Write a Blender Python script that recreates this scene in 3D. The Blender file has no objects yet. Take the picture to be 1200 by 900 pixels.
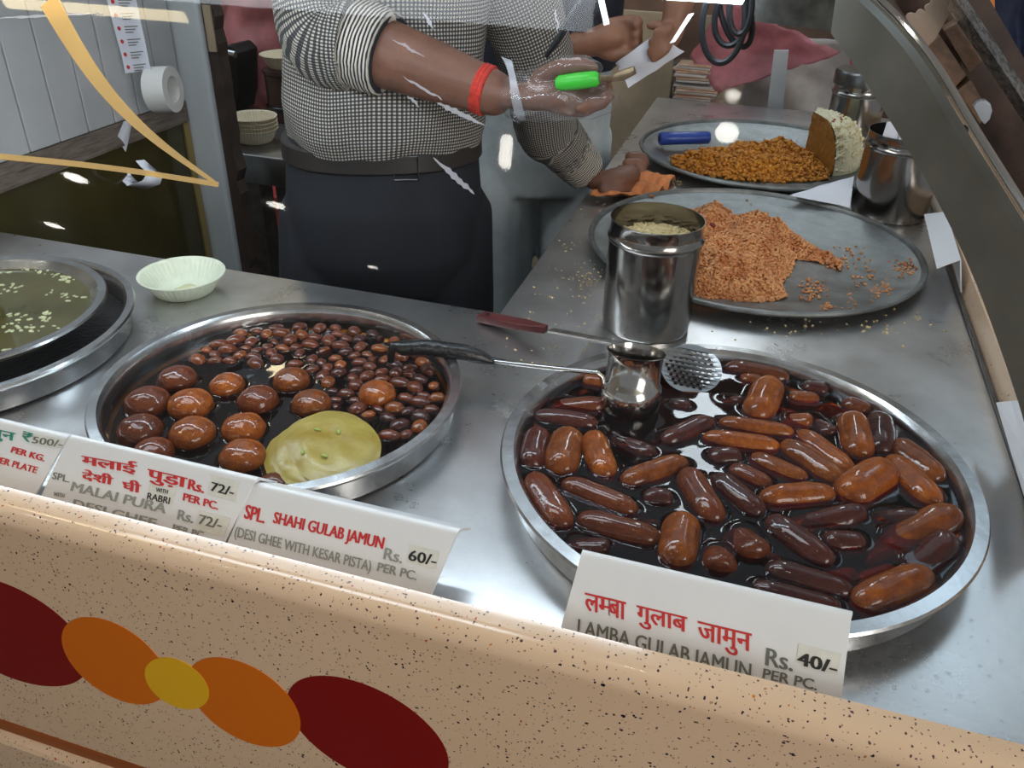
import bpy, bmesh, math, random
import numpy as np
from mathutils import Vector, Matrix, noise
R = math.radians
PI = math.pi
C = bpy.context.scene.collection
random.seed(7)
rng = np.random.default_rng(7)

# ------------------------------------------------------------ camera, light, exposure
CAM = Vector((0, 0, 1.545)); FPX = 980.0
PITCH, ROLL, YAW = R(31.55), R(1.62), R(16.45)
def cam_axes():
    f0 = Vector((-math.sin(YAW), math.cos(YAW), 0)); r0 = Vector((math.cos(YAW), math.sin(YAW), 0)); u0 = Vector((0, 0, 1))
    f = math.cos(PITCH) * f0 - math.sin(PITCH) * u0
    u = math.cos(PITCH) * u0 + math.sin(PITCH) * f0
    r = math.cos(ROLL) * r0 + math.sin(ROLL) * u
    u = -math.sin(ROLL) * r0 + math.cos(ROLL) * u
    return r, u, f
RX, UX, FX = cam_axes()
def ray(px, py): return (px - 600) / FPX * RX - (py - 450) / FPX * UX + FX
def at(px, py, z):
    d = ray(px, py); return CAM + d * ((z - CAM.z) / d.z)
def aty(px, py, y):
    d = ray(px, py); return CAM + d * (y / d.y)
def atp(px, py, o, n):
    d = ray(px, py); return CAM + d * ((o - CAM).dot(n) / d.dot(n))
cd = bpy.data.cameras.new('camera'); cam = bpy.data.objects.new('camera', cd); C.objects.link(cam)
cd.sensor_width = 36; cd.lens = FPX / 1200 * 36; cd.clip_start = .02
m = Matrix((RX, UX, -FX)).transposed().to_4x4(); m.translation = CAM
cam.matrix_world = m
sc = bpy.context.scene
sc.camera = cam
sc.view_settings.view_transform = 'Standard'
try: sc.view_settings.look = 'None'
except Exception: pass
sc.view_settings.exposure = 0.0; sc.view_settings.gamma = 1.0; sc.view_settings.use_curve_mapping = False
w = bpy.data.worlds.new('world'); sc.world = w; w.use_nodes = True
w.node_tree.nodes['Background'].inputs[0].default_value = (.93, .97, 1.0, 1)
w.node_tree.nodes['Background'].inputs[1].default_value = .30
def area(name, loc, rot, sx, sy, power, col=(1, 1, 1)):
    l = bpy.data.lights.new(name, 'AREA'); l.shape = 'RECTANGLE'; l.size = sx; l.size_y = sy; l.energy = power; l.color = col
    o = bpy.data.objects.new(name, l); C.objects.link(o); o.location = loc; o.rotation_euler = rot; return o
area('shop_fill_light', (-.7, 2.65, 2.88), (0, 0, 0), 4.6, 2.2, 19, (.72, .87, 1))  # broad unseen fill, added for soft overhead light and sheen on the worktop
area('mall_fill_light', (2.9, -1.9, 2.3), Vector((3.3, -2.4, 1.5)).to_track_quat('Z', 'Y').to_euler(), 2.0, 2.0, 95, (1, .95, .89))  # unseen fill added off to the side to brighten the speckled front
TUBE_EMIT = 23.0
SPOT_EMIT = 45.0
PANEL_EMIT = 3.2

# ------------------------------------------------------------ materials
MATS = {}
def nodes_of(name):
    m = bpy.data.materials.new(name); m.use_nodes = True
    return m, m.node_tree, m.node_tree.nodes['Principled BSDF']
def setp(b, **k):
    names = dict(base='Base Color', rough='Roughness', metal='Metallic', spec='Specular IOR Level', coat='Coat Weight', coatr='Coat Roughness',
                 sss='Subsurface Weight', trans='Transmission Weight', alpha='Alpha', ior='IOR', sheen='Sheen Weight')
    for q, v in k.items():
        i = b.inputs[names[q]]
        i.default_value = (*v, 1) if isinstance(v, tuple) else v
def mat(name, base, rough=.5, metal=0., var=0., scale=20., bump=0., bscale=None, col2=None, stretch=None, **k):
    if name in MATS: return MATS[name]
    m, nt, b = nodes_of(name); setp(b, base=base, rough=rough, metal=metal, **k)
    N, L = nt.nodes, nt.links
    tc = N.new('ShaderNodeTexCoord'); src = tc.outputs['Object']
    if stretch:
        mp = N.new('ShaderNodeMapping'); mp.inputs['Scale'].default_value = stretch; L.new(src, mp.inputs[0]); src = mp.outputs[0]
    if var > 0 or col2:
        n = N.new('ShaderNodeTexNoise'); n.inputs['Scale'].default_value = scale; n.inputs['Detail'].default_value = 6; n.inputs['Roughness'].default_value = .65
        L.new(src, n.inputs['Vector'])
        r = N.new('ShaderNodeValToRGB'); r.color_ramp.elements[0].position = .35; r.color_ramp.elements[1].position = .68
        c2 = col2 or tuple(min(1, c * (1 + var)) for c in base)
        c1 = base if col2 else tuple(c * (1 - var) for c in base)
        r.color_ramp.elements[0].color = (*c1, 1); r.color_ramp.elements[1].color = (*c2, 1)
        L.new(n.outputs['Fac'], r.inputs[0]); L.new(r.outputs[0], b.inputs['Base Color'])
        if metal > .5:
            mr = N.new('ShaderNodeMapRange'); mr.inputs['To Min'].default_value = rough * .7; mr.inputs['To Max'].default_value = rough * 1.5
            L.new(n.outputs['Fac'], mr.inputs['Value']); L.new(mr.outputs[0], b.inputs['Roughness'])
    if bump > 0:
        n2 = N.new('ShaderNodeTexNoise'); n2.inputs['Scale'].default_value = bscale or scale * 2; n2.inputs['Detail'].default_value = 5
        L.new(src, n2.inputs['Vector'])
        bp = N.new('ShaderNodeBump'); bp.inputs['Strength'].default_value = bump; bp.inputs['Distance'].default_value = .004
        L.new(n2.outputs['Fac'], bp.inputs['Height']); L.new(bp.outputs[0], b.inputs['Normal'])
    MATS[name] = m; return m

STEEL = mat('counter_steel', (.64, .635, .63), .27, .95, .13, 8, .03, 200)
TRAY = mat('tray_steel', (.55, .56, .57), .22, 1., .14, 30, .04, 90)
DULL = mat('dull_tray_aluminium', (.215, .225, .222), .42, .85, .3, 22, .15, 60)
CAN = mat('can_steel', (.32, .305, .29), .15, 1., .1, 25)
DARKSTEEL = mat('dark_steel', (.10, .10, .10), .3, .9, .3, 20)
POLISH = mat('polished_steel', (.72, .72, .72), .1, 1.)
RIB = mat('rib_steel', (.19, .178, .148), .38, .8, .16, 10, .06, 70)
GALV = mat('galvanised_plate', (.085, .085, .078), .5, .5, .5, 40, .1, 60)
CARD = mat('white_acrylic', (.86, .87, .88), .25, 0., .03, 8)
CARDB = mat('white_card', (.74, .75, .78), .5)
STICK = mat('clear_tape_sticker', (.80, .80, .73), .2, 0., .06, 60)
RED = mat('red_print', (.62, .03, .03), .4)
GREY = mat('grey_print', (.16, .17, .15), .4)
PALE = mat('faded_grey_print', (.32, .33, .30), .4)
BLACK = mat('black_print', (.015, .015, .015), .4)
GREEN = mat('green_print', (.03, .28, .20), .4)
MAROON = mat('maroon_inlay', (.21, .003, .002), .3)
ORANGE = mat('orange_inlay', (.66, .15, .003), .3)
YELLOW = mat('yellow_inlay', (.80, .44, .012), .3)
STRIPE = mat('brown_stripe', (.30, .075, .012), .3, 0, .2, 12, stretch=(.3, 1, 4))
PAPERB = mat('pale_paper', (.62, .66, .52), .6, 0, .06, 30)
PAPERC = mat('cream_paper', (.72, .62, .44), .6, 0, .06, 30)
PAPERW = mat('white_paper', (.74, .76, .84), .6)
RUBBER = mat('black_rubber', (.008, .008, .009), .45, spec=.25)
TAPEB = mat('black_tape', (.012, .012, .013), .28, 0, .3, 60, .5, 120)
WOODH = mat('maroon_handle', (.11, .025, .025), .3, 0, .3, 30)
SKIN = mat('brown_skin', (.18, .078, .048), .5, 0, .16, 22, .12, 160)
SKIN2 = mat('tan_skin', (.27, .125, .075), .5, 0, .16, 22, .12, 160)
HAIR = mat('black_hair', (.012, .010, .009), .5)
NAVY = mat('navy_trousers', (.005, .007, .013), .8, 0, .3, 14, .3, 14)
JEANS = mat('pale_grey_jeans', (.44, .49, .51), .85, 0, .14, 12, .3, 12)
DARKSHIRT = mat('dark_shirt', (.012, .016, .03), .85, 0, .2, 12, .3, 14)
BELT = mat('dark_belt', (.018, .015, .014), .4)
SHOE = mat('black_shoe', (.012, .012, .012), .35)
THREAD = mat('red_thread', (.55, .035, .02), .7, 0, .3, 150, .6, 260)
BRUSHG = mat('green_plastic', (.05, .52, .04), .35)
BLUEP = mat('blue_plastic', (.012, .05, .30), .35, 0, .2, 30, .3, 60)
CLOTHO = mat('orange_cloth', (.62, .22, .075), .9, 0, .25, 60, .4, 200)
PINK = mat('pink_bag', (.47, .16, .17), .45, 0, .22, 14, .5, 22)
PINKD = mat('rose_bag', (.40, .13, .15), .5, 0, .22, 14, .4, 22)
WHITEBAG = mat('white_bag', (.50, .45, .42), .5, 0, .15, 14, .4, 22)
CREAMWOOD = mat('cream_cupboard', (.42, .33, .22), .5, 0, .12, 8)
BROWNWALL = mat('brown_wall', (.16, .09, .06), .6, 0, .3, 5)
CREAMWALL = mat('cream_wall', (.50, .44, .36), .7, 0, .08, 3)
FLOORM = mat('dark_floor', (.06, .055, .05), .4, 0, .2, 6)
CEILM = mat('white_ceiling', (.7, .68, .64), .8)
PANELW = mat('grey_white_panel', (.47, .50, .51), .35, 0, .06, 3)
SLAT = mat('grey_slat', (.44, .45, .46), .4, 0, .08, 5)
DARKWOOD = mat('dark_wood', (.045, .028, .022), .5, 0, .4, 30, .2, 30)
OLIVE = mat('olive_glass', (.052, .043, .012), .1, 0, .3, 2)
BRASS = mat('brass_trim', (.45, .33, .12), .35, .7)
WOODBAND = mat('weathered_wood', (.09, .066, .052), .55, 0, .1, 14, .3, 26, col2=(.23, .19, .16), stretch=(1, 1.2, 14))
REDP = mat('red_plastic', (.40, .03, .03), .4, 0, .2, 20)
BROWNBIN = mat('brown_tin', (.07, .035, .03), .35, .3, .2, 14)
MALPUA = mat('malpua', (.30, .21, .03), .25, 0, .1, 16, .3, 60, col2=(.40, .33, .085))
NUT = mat('pistachio', (.30, .38, .08), .5, 0, .2, 60)
CASHEW = mat('cashew', (.70, .58, .34), .45, 0, .1, 50)
COCO = mat('white_coconut', (.78, .72, .50), .7, 0, .08, 120, .9, 240)
ROSEP = mat('rose_petal', (.30, .04, .05), .6)
HALWA = mat('orange_halwa', (.44, .13, .006), .45, 0, .2, 60, .9, 160, col2=(.72, .32, .018))
HALWACUT = mat('cut_halwa', (.27, .10, .008), .5, 0, .2, 90, .9, 200, col2=(.42, .18, .015))
RICE = mat('peach_rice', (.46, .15, .04), .4, 0, .2, 34, col2=(.72, .37, .15))
CRUMB = mat('crumbs', (.62, .47, .25), .6, 0, .2, 100)
NUTMIX = mat('chopped_nuts', (.42, .30, .14), .6, 0, .2, 120, .5, 200, col2=(.58, .50, .26))
BOXB = mat('brown_boxes', (.24, .14, .085), .5, 0, .3, 26)
NAVYCL = mat('navy_jacket', (.008, .012, .04), .7, 0, .3, 12, .3, 16)
ORANGEBAG = mat('orange_bag', (.75, .24, .045), .6, 0, .15, 16)
WHITETRIM = mat('white_plastic', (.62, .62, .6), .4)
WAFER = mat('orange_wafers', (.58, .28, .13), .5, 0, .25, 30, .4, 40, col2=(.66, .5, .38))
FOAM = mat('pale_syrup_film', (.45, .36, .16), .2)

def speckle():
    m, nt, b = nodes_of('speckled_peach'); N, L = nt.nodes, nt.links
    setp(b, rough=.16, spec=.55, coat=.3, coatr=.08)
    tc = N.new('ShaderNodeTexCoord')
    n0 = N.new('ShaderNodeTexNoise'); n0.inputs['Scale'].default_value = 6; L.new(tc.outputs['Object'], n0.inputs['Vector'])
    br = N.new('ShaderNodeValToRGB'); br.color_ramp.elements[0].color = (.68, .47, .30, 1); br.color_ramp.elements[1].color = (.74, .53, .355, 1)
    L.new(n0.outputs['Fac'], br.inputs[0]); col = br.outputs[0]
    nn = N.new('ShaderNodeTexNoise'); nn.inputs['Scale'].default_value = 220; L.new(tc.outputs['Object'], nn.inputs['Vector'])
    mv = N.new('ShaderNodeVectorMath'); mv.operation = 'SCALE'; mv.inputs['Scale'].default_value = .004; L.new(nn.outputs['Color'], mv.inputs[0])
    av = N.new('ShaderNodeVectorMath'); av.operation = 'ADD'; L.new(tc.outputs['Object'], av.inputs[0]); L.new(mv.outputs[0], av.inputs[1])
    for sc_, th, pal in ((150, .16, [(.02, .014, .02), (.10, .05, .06), (.30, .16, .10), (.012, .014, .05)]), (95, .115, [(.012, .010, .02), (.42, .03, .03), (.05, .05, .16), (.55, .18, .03)]), (250, .225, [(.10, .06, .06), (.42, .25, .15), (.05, .03, .05), (.40, .22, .14)])):
        v = N.new('ShaderNodeTexVoronoi'); v.inputs['Scale'].default_value = sc_; L.new(av.outputs[0], v.inputs['Vector'])
        sep = N.new('ShaderNodeSeparateColor'); L.new(v.outputs['Color'], sep.inputs[0])
        mul = N.new('ShaderNodeMath'); mul.operation = 'MULTIPLY'; mul.inputs[1].default_value = th * 2; L.new(sep.outputs[0], mul.inputs[0])
        sub = N.new('ShaderNodeMath'); sub.operation = 'SUBTRACT'; sub.inputs[1].default_value = th * .55; L.new(mul.outputs[0], sub.inputs[0])
        lt = N.new('ShaderNodeMath'); lt.operation = 'LESS_THAN'; L.new(v.outputs['Distance'], lt.inputs[0]); L.new(sub.outputs[0], lt.inputs[1])
        cr = N.new('ShaderNodeValToRGB'); cr.color_ramp.interpolation = 'CONSTANT'
        e = cr.color_ramp.elements; e[0].color = (*pal[0], 1); e[1].position = .5; e[1].color = (*pal[1], 1)
        e2 = e.new(.7); e2.color = (*pal[2], 1); e3 = e.new(.88); e3.color = (*pal[3], 1)
        L.new(sep.outputs[1], cr.inputs[0])
        mx = N.new('ShaderNodeMix'); mx.data_type = 'RGBA'; L.new(lt.outputs[0], mx.inputs[0]); L.new(col, mx.inputs[6]); L.new(cr.outputs[0], mx.inputs[7]); col = mx.outputs[2]
    L.new(col, b.inputs['Base Color']); return m
SPECK = speckle()

def thin(name, tint, gloss=.06, rough=.02, fres=1.45, tcol=(1, 1, 1), haze=0., bump=0.):
    """thin clear sheet: transmits straight through, reflects by Fresnel, optional white scatter"""
    m = bpy.data.materials.new(name); m.use_nodes = True; nt = m.node_tree; N, L = nt.nodes, nt.links; N.clear()
    o = N.new('ShaderNodeOutputMaterial'); t = N.new('ShaderNodeBsdfTransparent'); t.inputs[0].default_value = (*tint, 1)
    g = N.new('ShaderNodeBsdfGlossy'); g.inputs['Roughness'].default_value = rough; g.inputs[0].default_value = (*tcol, 1)
    f = N.new('ShaderNodeFresnel')
    ge = N.new('ShaderNodeNewGeometry'); mi = N.new('ShaderNodeMapRange'); mi.inputs['To Min'].default_value = fres; mi.inputs['To Max'].default_value = 1 / fres    # the same reflection from both sides of the sheet
    L.new(ge.outputs['Backfacing'], mi.inputs['Value']); L.new(mi.outputs[0], f.inputs[0])
    mm = N.new('ShaderNodeMath'); mm.operation = 'ADD'; mm.inputs[1].default_value = gloss; mm.use_clamp = True; L.new(f.outputs[0], mm.inputs[0])
    mx = N.new('ShaderNodeMixShader'); L.new(mm.outputs[0], mx.inputs[0]); L.new(t.outputs[0], mx.inputs[1]); L.new(g.outputs[0], mx.inputs[2])
    out = mx.outputs[0]
    if haze > 0:
        d = N.new('ShaderNodeBsdfDiffuse'); d.inputs[0].default_value = (*tcol, 1)
        m2 = N.new('ShaderNodeMixShader'); m2.inputs[0].default_value = haze; L.new(out, m2.inputs[1]); L.new(d.outputs[0], m2.inputs[2]); out = m2.outputs[0]
    if bump > 0:
        tc = N.new('ShaderNodeTexCoord'); n = N.new('ShaderNodeTexNoise'); n.inputs['Scale'].default_value = 45; n.inputs['Detail'].default_value = 4; L.new(tc.outputs['Object'], n.inputs['Vector'])
        bp = N.new('ShaderNodeBump'); bp.inputs['Strength'].default_value = bump; bp.inputs['Distance'].default_value = .01; L.new(n.outputs['Fac'], bp.inputs['Height'])
        L.new(bp.outputs[0], g.inputs['Normal']); L.new(bp.outputs[0], f.inputs['Normal'])
    L.new(out, o.inputs[0]); return m
GLASS = thin('case_glass', (.97, .975, .97), 0.0, .03, 1.3, haze=.0)
TAPEY = thin('yellow_tape', (.95, .72, .35), .03, .2, 1.4, (1, .80, .40), .38)
GLOVE = thin('plastic_film', (.93, .93, .94), .02, .10, 1.3, (1, 1, 1), .025, .35)
SYRUP = thin('dark_syrup', (.62, .20, .055), .0, .03, 1.26, (1, 1, 1), 0)
SYRUP2 = thin('brown_syrup', (.46, .25, .05), .0, .03, 1.28, (1, 1, 1), 0)
CLEAR = thin('water', (.96, .97, .98), .04, .03, 1.4)
MILK = mat('green_milk', (.045, .042, .014), .06, 0, .25, 6, col2=(.10, .088, .036), spec=.3)
SYRUPBED = mat('syrup_depth', (.025, .009, .002), .5, spec=.1)

def jam(name, c1, c2, c3):
    m, nt, b = nodes_of(name); N, L = nt.nodes, nt.links
    setp(b, rough=.5, coat=.8, coatr=.05, spec=.12)
    tc = N.new('ShaderNodeTexCoord')
    n = N.new('ShaderNodeTexNoise'); n.inputs['Scale'].default_value = 38; n.inputs['Detail'].default_value = 7; n.inputs['Roughness'].default_value = .7; L.new(tc.outputs['Object'], n.inputs['Vector'])
    oi = N.new('ShaderNodeObjectInfo')
    r = N.new('ShaderNodeValToRGB'); e = r.color_ramp.elements; e[0].position = .3; e[1].position = .72; e[0].color = (*c1, 1); e[1].color = (*c3, 1); k = e.new(.5); k.color = (*c2, 1)
    L.new(n.outputs['Fac'], r.inputs[0])
    hs = N.new('ShaderNodeHueSaturation'); mr = N.new('ShaderNodeMapRange'); mr.inputs['To Min'].default_value = .75; mr.inputs['To Max'].default_value = 1.25
    L.new(oi.outputs['Random'], mr.inputs['Value']); L.new(mr.outputs[0], hs.inputs['Value']); L.new(r.outputs[0], hs.inputs['Color']); L.new(hs.outputs[0], b.inputs['Base Color'])
    n2 = N.new('ShaderNodeTexNoise'); n2.inputs['Scale'].default_value = 210; n2.inputs['Detail'].default_value = 3; L.new(tc.outputs['Object'], n2.inputs['Vector'])
    bp = N.new('ShaderNodeBump'); bp.inputs['Strength'].default_value = .6; bp.inputs['Distance'].default_value = .003; L.new(n2.outputs['Fac'], bp.inputs['Height']); L.new(bp.outputs[0], b.inputs['Normal'])
    n3 = N.new('ShaderNodeTexNoise'); n3.inputs['Scale'].default_value = 240; n3.inputs['Detail'].default_value = 4; L.new(tc.outputs['Object'], n3.inputs['Vector'])
    b3 = N.new('ShaderNodeBump'); b3.inputs['Strength'].default_value = .14; b3.inputs['Distance'].default_value = .001; L.new(n3.outputs['Fac'], b3.inputs['Height']); L.new(b3.outputs[0], b.inputs['Coat Normal'])
    return m
J_AMBER = jam('amber_jamun', (.10, .020, .002), (.21, .048, .003), (.36, .098, .006))
J_BROWN = jam('brown_jamun', (.065, .010, .002), (.115, .022, .003), (.18, .042, .005))
J_DARK = jam('dark_jamun', (.024, .004, .003), (.05, .008, .004), (.085, .016, .006))

def emit(name, col, s):
    m = bpy.data.materials.new(name); m.use_nodes = True; N = m.node_tree.nodes; N.clear()
    e = N.new('ShaderNodeEmission'); e.inputs[0].default_value = (*col, 1); e.inputs[1].default_value = s
    o = N.new('ShaderNodeOutputMaterial'); m.node_tree.links.new(e.outputs[0], o.inputs[0]); return m
TUBE = emit('tube_glow', (.74, .88, 1.0), TUBE_EMIT)
SPOT = emit('downlight_glow', (1, .95, .86), SPOT_EMIT)

def check(name, period, mode):
    """woven micro-check or stripe from the cloth's own UV (metres)"""
    m, nt, b = nodes_of(name); N, L = nt.nodes, nt.links; setp(b, rough=.85)
    uv = N.new('ShaderNodeUVMap'); sep = N.new('ShaderNodeSeparateXYZ'); L.new(uv.outputs[0], sep.inputs[0])
    def stripe(s):
        a = N.new('ShaderNodeMath'); a.operation = 'DIVIDE'; a.inputs[1].default_value = period; L.new(s, a.inputs[0])
        f = N.new('ShaderNodeMath'); f.operation = 'FRACT'; L.new(a.outputs[0], f.inputs[0])
        g = N.new('ShaderNodeMath'); g.operation = 'LESS_THAN'; g.inputs[1].default_value = .5; L.new(f.outputs[0], g.inputs[0]); return g.outputs[0]
    su, sv = stripe(sep.outputs[0]), stripe(sep.outputs[1])
    if mode == 'check':
        ad = N.new('ShaderNodeMath'); ad.operation = 'ADD'; L.new(su, ad.inputs[0]); L.new(sv, ad.inputs[1])
        hf = N.new('ShaderNodeMath'); hf.operation = 'MULTIPLY'; hf.inputs[1].default_value = .5; L.new(ad.outputs[0], hf.inputs[0]); val = hf.outputs[0]
    else: val = sv
    r = N.new('ShaderNodeValToRGB'); e = r.color_ramp.elements; e[0].color = (.60, .55, .47, 1); e[1].color = (.02, .022, .03, 1)
    if mode == 'check':
        k = e.new(.5); k.color = (.09, .088, .085, 1)
    L.new(val, r.inputs[0]); L.new(r.outputs[0], b.inputs['Base Color'])
    tc = N.new('ShaderNodeTexCoord'); n = N.new('ShaderNodeTexNoise'); n.inputs['Scale'].default_value = 11; n.inputs['Detail'].default_value = 3; L.new(tc.outputs['Object'], n.inputs['Vector'])
    bp = N.new('ShaderNodeBump'); bp.inputs['Strength'].default_value = .7; bp.inputs['Distance'].default_value = .03; L.new(n.outputs['Fac'], bp.inputs['Height']); L.new(bp.outputs[0], b.inputs['Normal'])
    return m
CHECK = check('black_white_check', .0062, 'check')
CUFF = check('black_white_stripe', .0062, 'stripe')

# ------------------------------------------------------------ mesh helpers
OFF = {}
class MB:
    def __init__(s): s.v = []; s.f = []; s.uv = {}
    def add(s, vs, fs, uvs=None):
        o = len(s.v); s.v += [tuple(v) for v in vs]; base = len(s.f); s.f += [tuple(i + o for i in f) for f in fs]
        if uvs:
            for k, u in enumerate(uvs): s.uv[base + k] = u
        return s
    def box(s, x0, x1, y0, y1, z0, z1):
        v = [(x, y, z) for z in (z0, z1) for y in (y0, y1) for x in (x0, x1)]
        return s.add(v, [(0, 2, 3, 1), (4, 5, 7, 6), (0, 1, 5, 4), (2, 6, 7, 3), (0, 4, 6, 2), (1, 3, 7, 5)])
    def lathe(s, cx, cy, prof, seg=64, wav=None):
        v = []; n = len(prof)
        for k in range(seg):
            a = 2 * PI * k / seg
            for i, (r, z) in enumerate(prof):
                q = r * (1 + (wav(k, i) if wav else 0)); v.append((cx + q * math.cos(a), cy + q * math.sin(a), z))
        f = []
        for k in range(seg):
            k2 = (k + 1) % seg
            for i in range(n - 1): f.append((k * n + i, k2 * n + i, k2 * n + i + 1, k * n + i + 1))
        return s.add(v, f)
    def rings(s, rings, cap=True, uvw=None):
        n = len(rings[0]); v = [p for r in rings for p in r]; f = []; uv = []
        for i in range(len(rings) - 1):
            for k in range(n):
                k2 = (k + 1) % n; f.append((i * n + k, i * n + k2, (i + 1) * n + k2, (i + 1) * n + k))
                if uvw:
                    du, vv = uvw; uv.append([(k * du, vv[i]), ((k + 1) * du, vv[i]), ((k + 1) * du, vv[i + 1]), (k * du, vv[i + 1])])
        if cap:
            f.append(tuple(range(n - 1, -1, -1))); f.append(tuple((len(rings) - 1) * n + k for k in range(n)))
            if uvw: uv += [[(0, 0)] * n] * 2
        return s.add(v, f, uv if uvw else None)
    def tube(s, pts, rad, seg=12, cap=True, uv=False, flat=1.0, wob=0):
        pts = [Vector(p) for p in pts]; n = len(pts)
        if not hasattr(rad, '__len__'): rad = [rad] * n
        rg = []; up = None; L = [0]
        for i in range(n):
            t = (pts[min(i + 1, n - 1)] - pts[max(i - 1, 0)]).normalized()
            if up is None: up = Vector((0, 0, 1)) if abs(t.z) < .9 else Vector((0, 1, 0))
            b = t.cross(up).normalized(); up = b.cross(t).normalized()
            if i: L.append(L[-1] + (pts[i] - pts[i - 1]).length)
            rg.append([pts[i] + rad[i] * (1 + (wob * noise.noise(pts[i] * 40 + Vector((k, i, 0))) if wob else 0)) * (math.cos(2 * PI * k / seg) * b + flat * math.sin(2 * PI * k / seg) * up) for k in range(seg)])
        return s.rings(rg, cap, (2 * PI * max(rad) / seg, L) if uv else None)
    def build(s, name, material, parent=None, smooth=True, loc=None, bevel=0, angle=40):
        if parent is not None: off = OFF[parent.name]
        elif loc is not None: off = Vector(loc)
        else:
            a = np.array(s.v); off = Vector(((a[:, 0].min() + a[:, 0].max()) / 2, (a[:, 1].min() + a[:, 1].max()) / 2, a[:, 2].min()))
        me = bpy.data.meshes.new(name); me.from_pydata([(v[0] - off.x, v[1] - off.y, v[2] - off.z) for v in s.v], [], s.f)
        if s.uv:
            l = me.uv_layers.new(name='UVMap')
            for p in me.polygons:
                u = s.uv.get(p.index)
                if u:
                    for j, li in enumerate(p.loop_indices): l.data[li].uv = u[j]
        me.materials.append(material)
        b = bmesh.new(); b.from_mesh(me)
        bmesh.ops.recalc_face_normals(b, faces=b.faces); 
        if bevel: bmesh.ops.bevel(b, geom=[e for e in b.edges if len(e.link_faces) == 2 and e.calc_face_angle() > .6], offset=bevel, segments=3, profile=.5, affect='EDGES')
        b.to_mesh(me); b.free()
        if smooth:
            me.polygons.foreach_set('use_smooth', [True] * len(me.polygons))
            try: me.set_sharp_from_angle(angle=R(angle))
            except Exception: pass
        o = bpy.data.objects.new(name, me); C.objects.link(o)
        if parent is not None: o.parent = parent
        else: o.location = off
        OFF[o.name] = off
        return o
def tag(o, label=None, cat=None, group=None, kind=None):
    if label: o['label'] = label
    if cat: o['category'] = cat
    if group: o['group'] = group
    if kind: o['kind'] = kind
    return o
def thing(name, loc, label, cat, group=None):
    o = bpy.data.objects.new(name, None); o.empty_display_size = .05; C.objects.link(o); o.location = loc; OFF[o.name] = Vector(loc)
    return tag(o, label, cat, group)
def struct(o): o['kind'] = 'structure'; return o
def solid(outline, d, mb=None):
    """prism: outline (list of Vector) extruded by vector d"""
    mb = mb or MB(); n = len(outline); v = list(outline) + [p + d for p in outline]
    return mb.add(v, [tuple(range(n)), tuple(range(2 * n - 1, n - 1, -1))] + [(k, (k + 1) % n, n + (k + 1) % n, n + k) for k in range(n)])
def sheet(c, nu, nv, amp=0, thick=.0015, seed=0, sc_=6, edge=0, bulge=None, mb=None):
    """crumpled sheet of real thickness between four corners c (a,b,c,d round)"""
    mb = mb or MB(); a, b, cc, d = [Vector(p) for p in c]; nrm = (b - a).cross(d - a).normalized()
    top = []
    for j in range(nv + 1):
        for i in range(nu + 1):
            u, v = i / nu, j / nv
            p = (a * (1 - u) + b * u) * (1 - v) + (d * (1 - u) + cc * u) * v
            h = amp * (noise.noise(p * sc_ + Vector((seed, seed * 3, 0))) + .5 * noise.noise(p * sc_ * 2.3 + Vector((0, seed, 7))))
            if bulge: h += bulge(u, v)
            q = p + nrm * h
            if edge and (i in (0, nu) or j in (0, nv)): q += (b - a).normalized() * edge * noise.noise(p * 30 + Vector((seed, 0, 0))) + (d - a).normalized() * edge * noise.noise(p * 30 + Vector((0, seed + 5, 0)))
            top.append(q)
    n = len(top); bot = [p - nrm * thick for p in top]; W = nu + 1
    f = []
    for j in range(nv):
        for i in range(nu):
            k = j * W + i; f.append((k, k + 1, k + W + 1, k + W)); f.append((n + k, n + k + W, n + k + W + 1, n + k + 1))
    bd = [i for i in range(nu)] + [j * W + nu for j in range(nv)] + [nv * W + i for i in range(nu, 0, -1)] + [j * W for j in range(nv, 0, -1)]
    for q in range(len(bd)):
        x, y = bd[q], bd[(q + 1) % len(bd)]; f.append((x, n + x, n + y, y))
    return mb.add(top + bot, f)
ICO = None
def ico_pts(sub=1):
    b = bmesh.new(); bmesh.ops.create_icosphere(b, subdivisions=sub, radius=1); b.verts.ensure_lookup_table()
    r = [v.co.copy() for v in b.verts], [tuple(v.index for v in f.verts) for f in b.faces]; b.free(); return r
ICO1 = ico_pts(1); ICO2 = ico_pts(2); ICO3 = ico_pts(3); ICO4 = ico_pts(4)
def blob(mb, c, r, ico=ICO1, rot=None, amp=0, sc_=1):
    r = Vector(r) if hasattr(r, '__len__') else Vector((r, r, r)); c = Vector(c); vs = []
    for p in ico[0]:
        q = Vector((p.x * r.x, p.y * r.y, p.z * r.z)) * (1 + (amp * noise.noise(p * sc_ + c * 50) if amp else 0))
        if rot: q = rot @ q
        vs.append(c + q)
    return mb.add(vs, ico[1])
def rrot(): return Matrix.Rotation(random.random() * 6.28, 3, 'Z') @ Matrix.Rotation(random.random() * 3.14, 3, 'X')

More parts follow.
